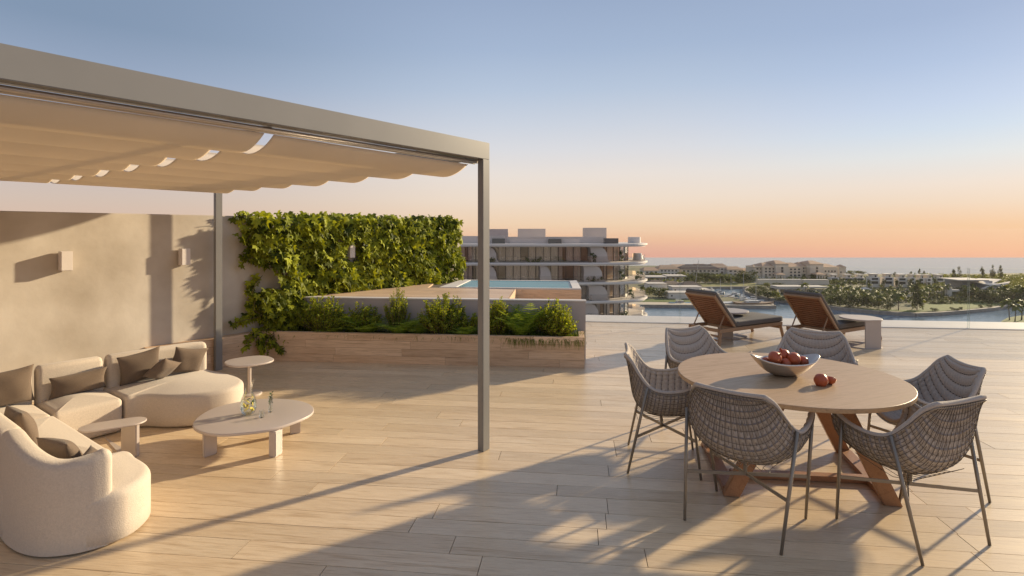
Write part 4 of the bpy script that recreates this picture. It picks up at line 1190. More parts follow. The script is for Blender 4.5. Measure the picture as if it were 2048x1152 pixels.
# ================================================================== FAR VIEW: water, land
ZW, ZL = -22.25, -21.45
def TX(x, Y): return (x - 1024) / FPX * Y
def TZ(y, Y): return EYE - (y - HOR) / FPX * Y
def LY(y): return FPX * (EYE - ZL) / (y - HOR)
def water_mat():
    m = bpy.data.materials.new('sea_water'); m.use_nodes = True; t = m.node_tree; b = t.nodes['Principled BSDF']
    b.inputs['Base Color'].default_value = (.13, .19, .25, 1); b.inputs['Specular IOR Level'].default_value = .25; b.inputs['Roughness'].default_value = .16; b.inputs['IOR'].default_value = 1.33
    c = t.nodes.new('ShaderNodeTexCoord'); mp = t.nodes.new('ShaderNodeMapping'); mp.inputs['Scale'].default_value = (.35, 1.0, 1); t.links.new(c.outputs['Object'], mp.inputs[0])
    n = t.nodes.new('ShaderNodeTexNoise'); n.inputs['Scale'].default_value = 1.1; n.inputs['Detail'].default_value = 6; t.links.new(mp.outputs[0], n.inputs[0])
    bu = t.nodes.new('ShaderNodeBump'); bu.inputs['Strength'].default_value = .4; bu.inputs['Distance'].default_value = .10; t.links.new(n.outputs[0], bu.inputs['Height']); t.links.new(bu.outputs[0], b.inputs['Normal'])
    return m
m_water = water_mat()
sea = MB().add([(-900, -60, ZW), (900, -60, ZW), (900, 502.6, ZW), (-900, 502.6, ZW)], [(0, 1, 2, 3)]).obj('sea', m_water); kind(sea, 'structure')
m_land = M_('scrubland', (.08, .085, .03), .95, vscale=.12, col2=(.19, .165, .095), bump=.3, bscale=1)
m_quay = M_('quay_concrete', (.27, .24, .21), .85, var=.15, vscale=1)
m_lawn = M_('lawn', (.085, .12, .013), .9, var=.2, vscale=.6)
m_dry = M_('dry_grass', (.19, .18, .05), .9, var=.25, vscale=.5)
m_sand = M_('sand', (.50, .43, .34), .9, var=.06, vscale=.4)
def sheet(name, pts, z0, z1, mat, parent=None):
    bm = bmesh.new(); vs = []
    for x, y in pts:
        Y = FPX * (EYE - z1) / (y - HOR); vs.append(bm.verts.new((TX(x, Y), Y, z1)))
    f = bm.faces.new(vs); bmesh.ops.triangulate(bm, faces=[f])
    be = [e for e in bm.edges if len(e.link_faces) == 1]
    r = bmesh.ops.extrude_edge_only(bm, edges=be)
    for v in [g_ for g_ in r['geom'] if isinstance(g_, bmesh.types.BMVert)]: v.co.z = z0
    bmesh.ops.recalc_face_normals(bm, faces=bm.faces)
    me = bpy.data.meshes.new(name); bm.to_mesh(me); bm.free(); me.materials.append(mat); o = link(name, me, parent); kind(o, 'structure'); return o
shore = [(2300, 604), (2060, 606), (2015, 611), (1985, 616), (1930, 621), (1880, 625), (1830, 627), (1760, 623), (1700, 618), (1640, 610), (1590, 604), (1550, 598), (1510, 590), (1492, 583), (1492, 577), (1500, 573.5), (1420, 574), (1400, 575), (1388, 578), (1400, 584), (1450, 592), (1500, 601), (1540, 606), (1549, 612), (1460, 611), (1300, 610), (1210, 609), (300, 609)]
sheet('land', [(300, 531), (1300, 531), (1420, 533), (1470, 540), (1500, 545), (1700, 547), (1800, 549), (1900, 548), (2048, 546), (2500, 546)] + shore, ZW - .4, ZL, m_land)
sheet('islet', [(2003, 642), (2016, 635), (2040, 631), (2100, 630), (2250, 631), (2250, 668), (2060, 668), (1996, 655)], ZW - .4, ZL + .1, m_lawn)
# seawall faces along the shore
sw = MB()
for (x0, y0), (x1, y1) in zip(shore, shore[1:]):
    Y0, Y1 = LY(y0), LY(y1); a = Vector((TX(x0, Y0), Y0)); b = Vector((TX(x1, Y1), Y1)); d = b - a
    if d.length < .01: continue
    nn = Vector((d.y, -d.x)).normalized(); sw.quadbox([a - nn * .5, b - nn * .5, b + nn * .45, a + nn * .45], ZW - .3, ZL + .14)
kind(sw.obj('seawall', m_quay), 'structure')
def patch(name, pts, mat, dz=.05): sheet(name, pts, ZL - .1, ZL + dz, mat)
patch('lawn', [(1836, 623), (1842, 612), (1862, 603), (1900, 601), (1950, 600), (1985, 602), (2004, 606), (1990, 611), (1930, 618.5), (1880, 622)], m_lawn)
patch('meadow', [(1368, 566.5), (1440, 565), (1540, 566), (1560, 571), (1430, 573), (1385, 573)], m_dry)
patch('canal_path', [(1330, 563.6), (1560, 563.6), (1560, 565), (1368, 566)], m_sand)
patch('lawn', [(1275, 597), (1330, 599), (1400, 601), (1440, 603), (1440, 606), (1280, 603)], m_lawn)
patch('quayside', [(1225, 604.5), (1300, 604), (1440, 606.5), (1540, 609), (1547, 611.3), (1300, 609.4), (1215, 608.2)], m_sand)
patch('beach', [(1452, 540), (1475, 541), (1500, 546), (1490, 549), (1460, 546)], m_sand)
patch('garden_lawn', [(1780, 582), (1845, 580), (1850, 585), (1790, 588)], m_lawn)
patch('bank', [(1720, 617), (1840, 620), (1838, 624), (1760, 621)], m_lawn, .04)

# ------------------------------------------------------------------ hotel block with curved slabs
m_tw = M_('tower_white', (.68, .615, .56), .6, var=.04, vscale=.3)
m_twg = M_('tower_grey', (.58, .51, .46), .65, var=.06, vscale=.2)
m_twin = M_('tower_interior', (.52, .40, .29), .8, var=.2, vscale=.3)
m_curt = M_('curtain', (.72, .66, .58), .9, vscale=6, col2=(.84, .79, .72), stretch=(1, 1, .02))
m_mull = M_('dark_frame', (.10, .085, .075), .5)
m_tg = glass_mat('window_glass', (.95, .93, .92), .8)
m_tg2 = glass_mat('railing_glass', (.88, .87, .86), .6)
m_dkg = M_('dark_glass', (.07, .08, .09), .12)
m_hedge = leaf_mat('hedge_leaf', (.03, .06, .012), (.07, .11, .02), .2)
tw = thing('apartment_building', 'white apartment building with curved overhanging floor slabs behind the plunge pool', 'building', (0, 100, ZL))
core = [XY(-45, 101), XY(17, 101), XY(19.5, 103), XY(18, 108), XY(14, 111), XY(-45, 111)]
MB().quadbox(core, ZL, -.9).obj('core', m_twin, tw)
def slab_poly(o=0.0):
    pts = [(-45, 93 + o), (8, 93 + o), (13, 93.15 + o), (18, 94.0 + o), (21.8, 96.0 + o * .7), (24.0 - o * .6, 99), (24.6 - o, 102), (23.5 - o, 106), (19, 110 - o), (12, 112 - o), (-45, 112 - o)]
    return catmull([Vector(p) for p in pts], 5, closed=False)
zs = [TZ(488, 93), TZ(525.5, 93), TZ(565, 93), TZ(602.5, 93), TZ(640, 93), TZ(677, 93)]
for k, z in enumerate(zs):
    mb = MB(); mb.quadbox(slab_poly(.0), z - .30, z); mb.quadbox(slab_poly(.45), z - .52, z - .301); mb.obj('floor_slab', m_tw, tw)
for k in range(5):
    z1, z0 = zs[k] - .53, zs[k + 1] + .004
    gl = [(-45, 97.2), (16.5, 97.2), (19.5, 98.4), (21.2, 100.6), (21.4, 103.2)]
    # bays with curtains behind glass, dark mullions
    path = [Vector(p) for p in gl]; acc = []
    x = -13.0
    pts = []
    while x < 16.5: pts.append(Vector((x, 97.2))); x += 1.32
    pts += [Vector((16.6, 97.2)), Vector((17.9, 97.7)), Vector((19.1, 98.3)), Vector((20.2, 99.2)), Vector((20.9, 100.2)), Vector((21.3, 101.5)), Vector((21.4, 103.2))]
    MB().quadbox([(-45, 97.2), (-13, 97.2), (-13, 97.5), (-45, 97.5)], z0, z1).obj('wall_panel', m_curt, tw)
    for i in range(len(pts) - 1):
        a, b = pts[i], pts[i + 1]; d = (b - a).normalized(); nn = Vector((-d.y, d.x))
        w = MB().quadbox([a + d * .05, b - d * .05, b - d * .05 + nn * .03, a + d * .05 + nn * .03], z0 + .02, z1 - .02).obj('window', m_tg, tw)
        MB().quadbox([a - d * .05, a + d * .05, a + d * .05 + nn * .14, a - d * .05 + nn * .14], z0, z1).obj('mullion', m_mull, w)
        if R.random() < .74 or i > len(pts) - 7:
            f = R.choice((1, 1, .55)); c = MB(); m_ = 10
            rows = [[Vector((*(a + d * .07 + (b - a) * .9 * f * j / m_ + nn * (.35 + .06 * math.sin(j * 2.3))), zz_)) for j in range(m_ + 1)] for zz_ in (z0 + .03, z1 - .03)]
            c.grid(rows); c.obj('curtain', m_curt, w, recalc=False)
    # railing glass on the slab edge
    pl = slab_poly(.5); rg = MB()
    pp = [p for p in pl if p.y < 108]
    for a, b in zip(pp, pp[1:]):
        if b.x < -14: continue
        rg.add([(a.x, a.y, z0), (b.x, b.y, z0), (b.x, b.y, z0 + 1.05), (a.x, a.y, z0 + 1.05)], [(0, 1, 2, 3)])
    rg.obj('railing_glass', m_tg2, tw, recalc=False)
# sweeping white fins
def fin(xr, k, w=24):
    y0, y1 = (494, 524.5) if k == 0 else ((531, 564) if k == 1 else ((571, 601) if k == 2 else (608, 639)))
    H_ = y1 - y0; cur = [(-12, 0), (-5, .13), (0, .40), (.8, .66), (2.2, .84), (7, 1.0)]
    r_ = [(xr + dx, y0 + H_ * t) for dx, t in cur]; l_ = [(xr + dx * .4 - w - 4 * t, y0 + H_ * t) for dx, t in cur][::-1]
    poly = r_ + l_; Y = 94.6; n = len(poly)
    vs = [Vector((TX(x, Y), Y, TZ(y, Y))) for x, y in poly] + [Vector((TX(x, Y) - .2, Y + 2.4, TZ(y, Y))) for x, y in poly]
    MB().add(vs, [tuple(range(n)), tuple(range(n, 2 * n))[::-1]] + [(i, (i + 1) % n, (i + 1) % n + n, i + n) for i in range(n)]).obj('curved_fin', m_twg, tw, recalc=True)
for xr, k, w in ((992, 0, 26), (1214, 0, 30), (992, 1, 26), (1101, 1, 18), (1204, 1, 34), (1214, 2, 34), (990, 2, 26), (1196, 3, 60)): fin(xr, k, w)
def fbox(parent, nm, mat, x0, x1, yt, yb, Y, dep, **k):
    return MB().quadbox([(TX(x0, Y), Y), (TX(x1, Y), Y), (TX(x1, Y), Y + dep), (TX(x0, Y), Y + dep)], TZ(yb, Y), TZ(yt, Y)).obj(nm, mat, parent, **k)
zr = 487.9
fbox(tw, 'roof_parapet', m_twg, 900, 1010, 472, zr, 98, .5); fbox(tw, 'roof_parapet', m_twg, 1014, 1213, 473.5, zr, 98, .5)
fbox(tw, 'roof_terrace_wall', m_twg, 1020, 1160, 478, zr, 96.5, .3)
fbox(tw, 'stair_house', m_lilac, 978, 1016, 458, zr, 102, 4); fbox(tw, 'stair_house', m_twg, 1036, 1091, 457.5, zr, 103, 4); fbox(tw, 'stair_house', m_twg, 1170, 1213, 455.5, zr, 102, 3.4)
fbox(tw, 'roof_cabin', m_dkg, 984, 1010, 477, zr, 95.8, 1.2); fbox(tw, 'roof_cabin', m_dkg, 1097, 1123, 478, zr, 95.8, 1.2); fbox(tw, 'roof_cabin', m_dkg, 1209, 1237, 476.5, zr, 95.8, 1.2)
MB().lathe([(0, TZ(474, 101)), (1.15, TZ(474, 101)), (1.15, TZ(zr, 101))], 24, (TX(1269, 101), 101.2, 0)).obj('roof_drum', m_white, tw)
for k in range(1): MB().lathe([(0, 1.3), (.75, 1.3), (.85, 0)], 18, (22.9, 101.2, zs[k + 1])).obj('round_planter', m_white, tw)

def clump_mb(mb, c, r, n, ls, rnd, flat=1.0):
    for _ in range(n):
        d = Vector((rnd.gauss(0, 1), rnd.gauss(0, 1), rnd.gauss(0, 1))).normalized(); q = c + Vector((d.x * r, d.y * r, d.z * r * flat)) * rnd.uniform(.55, 1.05)
        u = (d + Vector((rnd.uniform(-.9, .9), rnd.uniform(-.9, .9), rnd.uniform(-.3, 1.1)))).normalized(); a = u.cross(Vector((rnd.uniform(-1, 1), rnd.uniform(-1, 1), rnd.uniform(-1, 1)))).normalized() * ls * rnd.uniform(.5, 1.1); b = u.cross(a).normalized() * ls * rnd.uniform(.4, .8)
        mb.add([q - a, q + b, q + a, q - b], [(0, 1, 2, 3)], tone=rnd.random())
m_tree = leaf_mat('tree_leaf', (.025, .04, .01), (.09, .11, .022), .22)
m_treel = leaf_mat('light_tree_leaf', (.08, .11, .02), (.19, .20, .04), .3)
m_palm = leaf_mat('palm_leaf', (.05, .075, .014), (.16, .18, .035), .22)
m_bark = M_('bark', (.16, .12, .09), .9, var=.2, vscale=4)
for (x, y, w_, k) in ((1243, 524.5, 5, 0), (1187, 524.5, 8, 0), (1243, 565, 9, 1), (1278, 563, 10, 1), (1060, 525, 22, 0), (1075, 526, 22, 0), (985, 526, 16, 0), (1190, 563, 30, 1), (1262, 600, 10, 2), (1250, 637, 14, 3)):
    mb = MB(); rnd = random.Random(int(x)); Y = 94.4 if x < 1230 else 97.5; h_ = .5 if w_ > 12 else 1.6; W_ = w_ / FPX * Y
    for i in range(6): clump_mb(mb, Vector((TX(x, Y) + rnd.uniform(-.5, .5) * W_, Y + rnd.uniform(-.1, .3), zs[k + 1] + .15 + rnd.random() * h_)), .32, 40, .13, rnd)
    o = mb.obj('balcony_plant', m_hedge, None, recalc=False); tag(o, 'potted greenery on a balcony of the white apartment building', 'plant', 'plants on the balconies of the white building')

# ------------------------------------------------------------------ houses
m_hw = M_('house_white', (.74, .68, .61), .8, var=.05, vscale=.3); m_hc = M_('house_cream', (.68, .59, .48), .8, var=.06, vscale=.3)
m_roof = M_('clay_roof', (.46, .29, .18), .85, vscale=.8, col2=(.54, .36, .24)); m_thatch = M_('thatch', (.20, .145, .11), .95, var=.2, vscale=1.5)
m_win = M_('window_dark', (.06, .06, .065), .15); m_froof = M_('flat_roof', (.55, .50, .45), .8, var=.05, vscale=.4)
def hip(parent, x0, x1, ye, yp, Y, dep, mat=None, ov=.4, ridge=.35, nm='roof'):
    X0, X1 = TX(x0, Y) - ov, TX(x1, Y) + ov; z0, z1 = TZ(ye, Y), TZ(yp, Y); Y0, Y1 = Y - ov, Y + dep + ov; r = (X1 - X0) * ridge / 2; xm = (X0 + X1) / 2; ym = (Y0 + Y1) / 2
    vs = [(X0, Y0, z0), (X1, Y0, z0), (X1, Y1, z0), (X0, Y1, z0), (xm - r, ym, z1), (xm + r, ym, z1)]
    return MB().add(vs, [(0, 1, 5, 4), (1, 2, 5), (2, 3, 4, 5), (3, 0, 4), (0, 3, 2, 1)]).obj(nm, mat or m_roof, parent)
def wins(parent, rects, Y, glassy=None):
    for (x0, x1, y0, y1) in rects:
        f = MB().quadbox([(TX(x0, Y), Y - .06), (TX(x1, Y), Y - .06), (TX(x1, Y), Y - .003), (TX(x0, Y), Y - .003)], TZ(y1, Y), TZ(y0, Y)).obj('window', glassy or m_win, parent)
def at(name, label, cat, x, y, grp=None):
    Y = LY(y); return thing(name, label, cat, (TX(x, Y), Y, ZL), 0, grp), Y
def wgrid(x0, x1, n, y0, h): 
    st = (x1 - x0) / n; return [(x0 + st * (i + .25), x0 + st * (i + .75), y0, y0 + h) for i in range(n)]
# resort with tiled hip roofs
rs, Y = at('resort_hotel', 'long cream resort with terracotta hip roofs and two towers by the sea', 'building', 1590, 560)
for (x0, x1, ye, yp, dep, wr, dy) in ((1509, 1528, 534, 531.5, 10, [(536, 2), (543, 2)], 4), (1526, 1553, 533, 526.5, 12, [(536, 3), (541.5, 3), (548, 3)], 2), (1552, 1577, 527.5, 522, 12, [(534, 1), (540, 1)], 0), (1576, 1604, 533.5, 526.5, 12, [(537, 3), (543, 3), (549, 3)], 3), (1603, 1622, 532, 525.5, 12, [(535, 3), (541, 3), (548, 2)], 4), (1621, 1647, 528, 522.3, 12, [(533.5, 1), (540, 1)], 0), (1646, 1675, 534, 528.5, 12, [(541, 4), (548, 3)], 2)):
    Yb = Y + dy
    b = fbox(rs, 'wing', m_hc, x0, x1, ye, 561, Yb, dep); hip(rs, x0, x1, ye, yp, Yb, dep)
    for yw_, n in wr: wins(rs, [(a, c, d, e) for a, c, d, e in (wgrid(x0 + 2, x1 - 2, n, yw_, 3.2) if n > 1 else [((x0 + x1) / 2 - 2.2, (x0 + x1) / 2 + 2.2, yw_, yw_ + 5)])], Yb)
for x in (1562, 1643):
    hip(rs, x - 9, x + 8, 549, 545.5, Y - 6, 5)
    for dx in (-8, -3, 2, 7): fbox(rs, 'column', m_hw, x + dx - .6, x + dx + .6, 549.2, 557, Y - 6, .6)
tt, Y = at('tower_house', 'small cream tower with pyramid roof at the right end of the resort', 'building', 1685, 556)
fbox(tt, 'wall', m_hc, 1678, 1692, 534.5, 556.5, Y, 4); hip(tt, 1678, 1692, 534.5, 529.5, Y, 4, ridge=.1); wins(tt, [(1680.5, 1683, 543, 546)], Y)
# villas in a row
vil = [(1662, 1682, 549, 562, 1), (1689, 1710, 549, 562, 1), (1714, 1734, 549, 563, 1), (1742, 1763, 548, 572, 2), (1770, 1791, 548, 572, 2), (1797, 1818, 549, 572, 2), (1822, 1835, 549, 571, 2), (1839, 1853, 550, 571, 2), (1854, 1868, 550, 571, 2), (1873, 1893, 549.5, 567, 1)]
for i, (x0, x1, yt, yb, nf) in enumerate(vil):
    ordn = ('first', 'second', 'third', 'fourth', 'fifth', 'sixth', 'seventh', 'eighth', 'ninth', 'last')[i]
    v, Y = at('villa', 'white flat roofed villa with roof turret, %s from the left in the waterfront row' % ordn, 'house', (x0 + x1) / 2, yb + 2, 'white villas in the waterfront row')
    w = x1 - x0; mid = yt + 6.5
    x1 -= 3.5
    fbox(v, 'wall', m_hw, x0, x1, mid, yb + 2, Y, 3.2)
    fbox(v, 'roof_turret', m_hc, x0 + w * .12, x1 - w * .2, yt + .6, mid, Y + 1.2, 2.6)
    fbox(v, 'turret_roof', m_hw, x0 + w * .06, x1 - w * .12, yt - .4, yt + .6, Y + 1.0, 3.0)
    wins(v, [(x0 + w * .36, x0 + w * .50, yt + 2.5, mid - .5)], Y + 1.2)
    wins(v, [(x0 + 1.5, x1 - 3.5, mid + 1.2, mid + 5.4)], Y)
    fbox(v, 'balcony', m_hw, x0 - .5, x1 - 1, mid + 6.6, mid + 7.5, Y - 1.2, 1.2)
    if nf > 1: wins(v, [(x0 + 1.5, x1 - 3.5, mid + 8.5, mid + 13)], Y)
# house with folded roofs
fr, Y = at('folded_roof_house', 'modern white house with tilted folded roof planes at the right', 'house', 1965, 590)
def rp_(parent, pts, Y, th=.35, mat=None, dep=9):
    n = len(pts); vs = [Vector((TX(x, Y + d), Y + d, TZ(y, Y + d))) for x, y, d in pts]; vs += [v + Vector((0, 0, -th)) for v in vs]
    return MB().add(vs, [tuple(range(n)), tuple(range(n, 2 * n))[::-1]] + [(i, (i + 1) % n, (i + 1) % n + n, i + n) for i in range(n)]).obj('roof_plane', mat or m_froof, parent)
m_gw = M_('grey_glass_wall', (.30, .30, .31), .25)
fbox(fr, 'wall', m_gw, 1923, 1985, 562, 575, Y + 7, 8); fbox(fr, 'wall', m_hc, 1925, 1990, 573, 592, Y + 7, 8)
fbox(fr, 'wall', m_gw, 1976, 2012, 569, 580, Y + 1, 5); fbox(fr, 'wall', m_hc, 1978, 2010, 580, 600, Y + 1, 5)
fbox(fr, 'roof_plane', m_froof, 1917, 1978, 559.8, 561.9, Y + 3, 10); rp_(fr, [(1941, 561.5, 5), (1956, 556.4, 12), (2003, 558.2, 12), (1980, 569.5, 5)], Y, mat=m_froof)
rp_(fr, [(1960, 577.5, 0), (1980, 570, 1), (2020, 562.5, 5), (2017, 566, 1)], Y)
for x in (1967, 1996, 2006, 2012): fbox(fr, 'column', m_hw, x - .5, x + .5, 577, 597, Y - .2, .3)
# pavilion with columns
pv, Y = at('pavilion', 'low white garden pavilion with columns between the palms', 'pavilion', 1605, 588)
fbox(pv, 'roof', m_froof, 1556, 1612, 573, 578.5, Y, 6); fbox(pv, 'roof', m_froof, 1612, 1655, 573.5, 576.5, Y + 3, 6); fbox(pv, 'back_wall', m_hc, 1562, 1650, 578.6, 588, Y + 4, 1)
for x in (1559, 1573, 1585, 1596, 1607): fbox(pv, 'column', m_hw, x - 1, x + 1, 578.6, 588.5, Y + .2, .4)
# left bank
for (x0, x1, ye, yp, yb, lb, mat, rm) in (
        (1288, 1318, 541, 535.5, 556, 'pale house with hip roof right behind the apartment building', m_hw, m_roof), (1318, 1358, 538, 531, 555, 'white gabled house with wide clay roof left of the leaning mast', m_hw, m_roof),
        (1362, 1440, 538.5, 529.5, 553, 'long low building under a wide grey brown roof behind the mangroves', m_hc, m_thatch), (1386, 1420, 535, 528.5, 545, 'clay roofed villa behind the long grey roof, at its middle', m_hc, m_roof),
        (1422, 1458, 535, 528, 552, 'clay roofed villa right of the long grey roof', m_hw, m_roof), (1455, 1486, 539, 533.5, 553, 'white villa with low clay roof beside the beach gap', m_hw, m_roof),
        (1340, 1384, 534, 529.5, 545, 'clay roofed villa near the sea left of the grey roof', m_hc, m_roof), (1486, 1506, 541, 537, 553, 'small white villa left of the resort', m_hw, m_roof)):
    hs_, Y = at('house', lb, 'house', (x0 + x1) / 2, yb, 'tile roofed houses on the left shore'); fbox(hs_, 'wall', mat, x0, x1, ye, yb, Y, 9); hip(hs_, x0, x1, ye, yp, Y, 9, rm, ridge=.6)
    wins(hs_, wgrid(x0 + 2, x1 - 2, max(2, int((x1 - x0) / 8)), ye + 2, 3) + (wgrid(x0 + 2, x1 - 2, max(2, int((x1 - x0) / 8)), ye + 8, 3.2) if yb - ye > 13 else []), Y)
for (x0, x1, yt, yb, lb, mat) in ((1292, 1334, 553.5, 563, 'flat roofed pavilion above the thatched roofs', m_hc), (1334, 1374, 551.5, 562, 'open flat roofed pavilion beside the leaning mast', m_hw)):
    hs_, Y = at('pavilion', lb, 'pavilion', (x0 + x1) / 2, yb, 'low flat buildings on the left bank'); fbox(hs_, 'roof', m_froof, x0, x1, yt, yt + 2.2, Y, 9); fbox(hs_, 'wall', mat, x0 + 3, x1 - 10, yt + 2.3, yb, Y + 1.5, 6); wins(hs_, wgrid(x0 + 8, x1 - 14, 2, yt + 3.5, 5), Y + 1.5)
    for x in (x1 - 2, x1 - 8): fbox(hs_, 'column', m_hw, x - .6, x + .6, yt + 2.3, yb, Y + .1, .3)
for (x0, x1, ye, yp, yb, lb) in ((1296, 1334, 567, 561, 572, 'brown thatched roof nearest the apartment building'), (1330, 1362, 567.5, 563, 573, 'brown thatched roof in the middle of the left bank'), (1364, 1404, 572, 564, 577, 'brown thatched roof by the canal basin')):
    hs_, Y = at('thatched_house', lb, 'house', (x0 + x1) / 2, yb, 'thatched houses on the left bank'); fbox(hs_, 'wall', m_hc, x0 + 2, x1 - 2, ye, yb, Y, 7); hip(hs_, x0, x1, ye, yp, Y, 7, m_thatch)
for (x0, x1, yt, yb, lb) in ((1296, 1334, 568, 582, 'white cubic house left of the white boundary wall'), (1345, 1404, 574.5, 588, 'long white boundary house beside the moored boats'), (1402, 1422, 580, 590, 'small white cube at the boats'), (1338, 1404, 586, 597, 'pale garden wall behind the left lawn'), (1385, 1440, 588, 593, 'low white quay wall behind the boats')):
    hs_, Y = at('flat_house', lb, 'house', (x0 + x1) / 2, yb, 'flat white buildings on the left bank'); fbox(hs_, 'wall', m_hw, x0, x1, yt, yb, Y, 6); fbox(hs_, 'roof_edge', m_froof, x0 - .5, x1 + .5, yt - .8, yt, Y - .2, 6.4)
    wins(hs_, [(x0 + 4, x0 + 7, yt + 4, yt + 7)], Y)
for (x0, x1, yt, yb, lb) in ((1517, 1605, 559.5, 569, 'long pale retaining wall below the resort, left part'), (1607, 1658, 560, 569.5, 'pale retaining wall below the resort, right part'), (1505, 1552, 556, 560, 'low white kiosk before the resort'), (1630, 1655, 553.5, 556, 'flat white canopy roof between resort and villas')):
    hs_, Y = at('garden_wall', lb, 'wall', (x0 + x1) / 2, yb, 'walls before the resort'); fbox(hs_, 'wall', m_hc, x0, x1, yt, yb, Y, 2); fbox(hs_, 'coping', m_hw, x0, x1, yt - .7, yt, Y - .1, 2.2)
for (x0, x1, ye, yp, yb, lb, rm) in ((1726, 1745, 580, 575, 584, 'small garden pavilion with pinkish pyramid roof', m_hc), (1815, 1829, 587, 578, 597, 'round thatched garden hut before the dark tall tree', m_thatch)):
    hs_, Y = at('garden_hut', lb, 'hut', (x0 + x1) / 2, yb); fbox(hs_, 'wall', m_hw, x0 + 2, x1 - 2, ye, yb, Y, 3); hip(hs_, x0, x1, ye, yp, Y, 3, rm, ridge=.05)
cu, Y = at('curved_wall', 'white flared garden wall beside the lawn and the round clay roof', 'wall', 1898, 594)
fbox(cu, 'wall', m_hw, 1894, 1904, 574, 594, Y, 1); fbox(cu, 'wall_foot', m_hw, 1899, 1919, 579, 583, Y + 2, 1)

# ------------------------------------------------------------------ trees
def bush_me(seed, n=7, ls=.30, mat=None):
    rnd = random.Random(seed); mb = MB()
    for i in range(n):
        a = rnd.uniform(0, 6.28); r = rnd.random() ** .6 * .42; clump_mb(mb, Vector((math.cos(a) * r, math.sin(a) * r, rnd.uniform(.35, .78))), rnd.uniform(.16, .27), 95, .055, rnd)
    clump_mb(mb, Vector((0, 0, .25)), .34, 120, .06, rnd, .6)
    return mb.mesh('crown', mat or m_tree, recalc=False)
crowns = [bush_me(k) for k in range(6)]; crownl = [bush_me(k + 20, mat=m_treel) for k in range(3)]
mb = MB(); mb.tube([(0, 0, 0), (.02, 0, .25), (-.01, .02, .5)], [.035, .028, .018], 6); mb.tube([(.02, 0, .25), (.14, .05, .5)], [.02, .01], 5); mb.tube([(.02, 0, .25), (-.12, -.04, .48)], [.02, .01], 5); trunk_me = mb.mesh('trunk', m_bark, smooth=True)
tcount = [0]
def tree(x, y, w, h, label, light=False, name='tree', grp='bushy trees on the far shore', Y=None):
    Y = Y or LY(y); t = thing(name, label, 'tree', (TX(x, Y), Y, ZL if Y > 120 else TZ(y, Y)), R.uniform(0, 6), grp)
    W = w / FPX * Y; H_ = h / FPX * Y
    c = link('crown', R.choice(crownl if light else crowns), t); c.scale = (W * 1.05, W * 1.05, H_ * 1.02)
    k = link('trunk', trunk_me, t); k.scale = (W, W, H_)
    return t
def palm_me(seed, nf=16, tall=1.0, dead=0):
    rnd = random.Random(seed); fr_ = MB(); tr = MB()
    lean = rnd.uniform(-.06, .06); tp = Vector((lean, rnd.uniform(-.05, .05), .66))
    tr.tube([(0, 0, 0), (lean * .2, 0, .2), (lean * .6, 0, .45), tp], [.022, .016, .014, .012], 7)
    for k in range(nf):
        a = 2 * PI * k / nf + rnd.uniform(-.25, .25); el = rnd.uniform(-.35, 1.2); d = Vector((math.cos(a) * math.cos(el), math.sin(a) * math.cos(el), math.sin(el))); q = tp.copy(); L = rnd.uniform(.30, .38); m = 9; tn = rnd.random()
        for i in range(m):
            d2 = (d + Vector((0, 0, -.20))).normalized(); side = d.cross(Vector((0, 0, 1))); side = side.normalized() if side.length > .05 else Vector((1, 0, 0))
            wl = .085 * math.sin(PI * min(1, (i + .8) / m)) ** .7 + .008; q2 = q + d * L / m
            for sg in (-1, 1):
                v = (side * sg + d * .5 + Vector((0, 0, -.55))).normalized() * wl
                fr_.add([q, q2, q2 + v * 1.0, q + v * .85], [(0, 1, 2, 3)], tone=tn)
                if i % 2: fr_.v[-1] = fr_.v[-1] * .7 + q * .3
            q = q2; d = d2
    return fr_.mesh('fronds', m_palm, recalc=False), tr.mesh('trunk', m_bark, smooth=True)
palms = [palm_me(k) for k in range(5)]
def palm(x, y, h, label, Y=None, z=None, grp='palms in the waterfront gardens'):
    Yp = Y or LY(y); t = thing('palm_tree', label, 'palm tree', (TX(x, Yp), Yp, ZL if z is None else z), R.uniform(0, 6), grp); H_ = h / FPX * Yp * 1.05
    f, tr = R.choice(palms)
    for nm, me in (('fronds', f), ('trunk', tr)): o = link(nm, me, t); o.scale = (H_ * R.uniform(.95, 1.1), H_, H_)
    return t
for i, (x, y, w, h) in enumerate(((1376, 565, 22, 17), (1394, 566, 24, 15), (1411, 566, 26, 19), (1428, 566, 24, 18), (1444, 566, 24, 17), (1458, 565, 20, 14), (1352, 559, 24, 10), (1330, 558, 30, 12), (1308, 557, 30, 13), (1290, 558, 22, 11), (1366, 556, 20, 14), (1420, 560, 30, 16), (1400, 558, 30, 15))):
    tree(x, y, w, h, 'dark round mangrove tree in the row behind the meadow' if i < 6 else 'dusty green round tree below the left shore houses', i in (7, 8, 10))
tree(1492, 565, 38, 26, 'big round tree left of the resort, beside the beach gap'); tree(1476, 566, 20, 14, 'bright shrubby tree in front of the beach gap', True)
tree(1318, 594, 34, 21, 'dense dark round tree on the left lawn beside the lounger back'); tree(1299, 589, 26, 16, 'yellow flowering tree left of the dense dark round tree', True); tree(1282, 586, 18, 15, 'small tree squeezed against the apartment building'); tree(1335, 587, 20, 11, 'yellow green bush before the long white boundary house', True)
tree(1348, 566, 8, 5, 'small bush between the thatched roofs'); tree(1385, 566.5, 12, 6, 'lone dry bush on the canal meadow', True)
for i, (x, y, w, h) in enumerate(((1504, 588, 22, 13), (1518, 592, 26, 16), (1536, 596, 28, 17), (1553, 597, 26, 16), (1528, 586, 24, 13), (1545, 584, 26, 12), (1515, 580, 24, 9), (1535, 574, 22, 9), (1556, 573, 20, 8))): tree(x, y, w, h, 'olive mangrove on the point where the canal bends', i % 4 == 3)
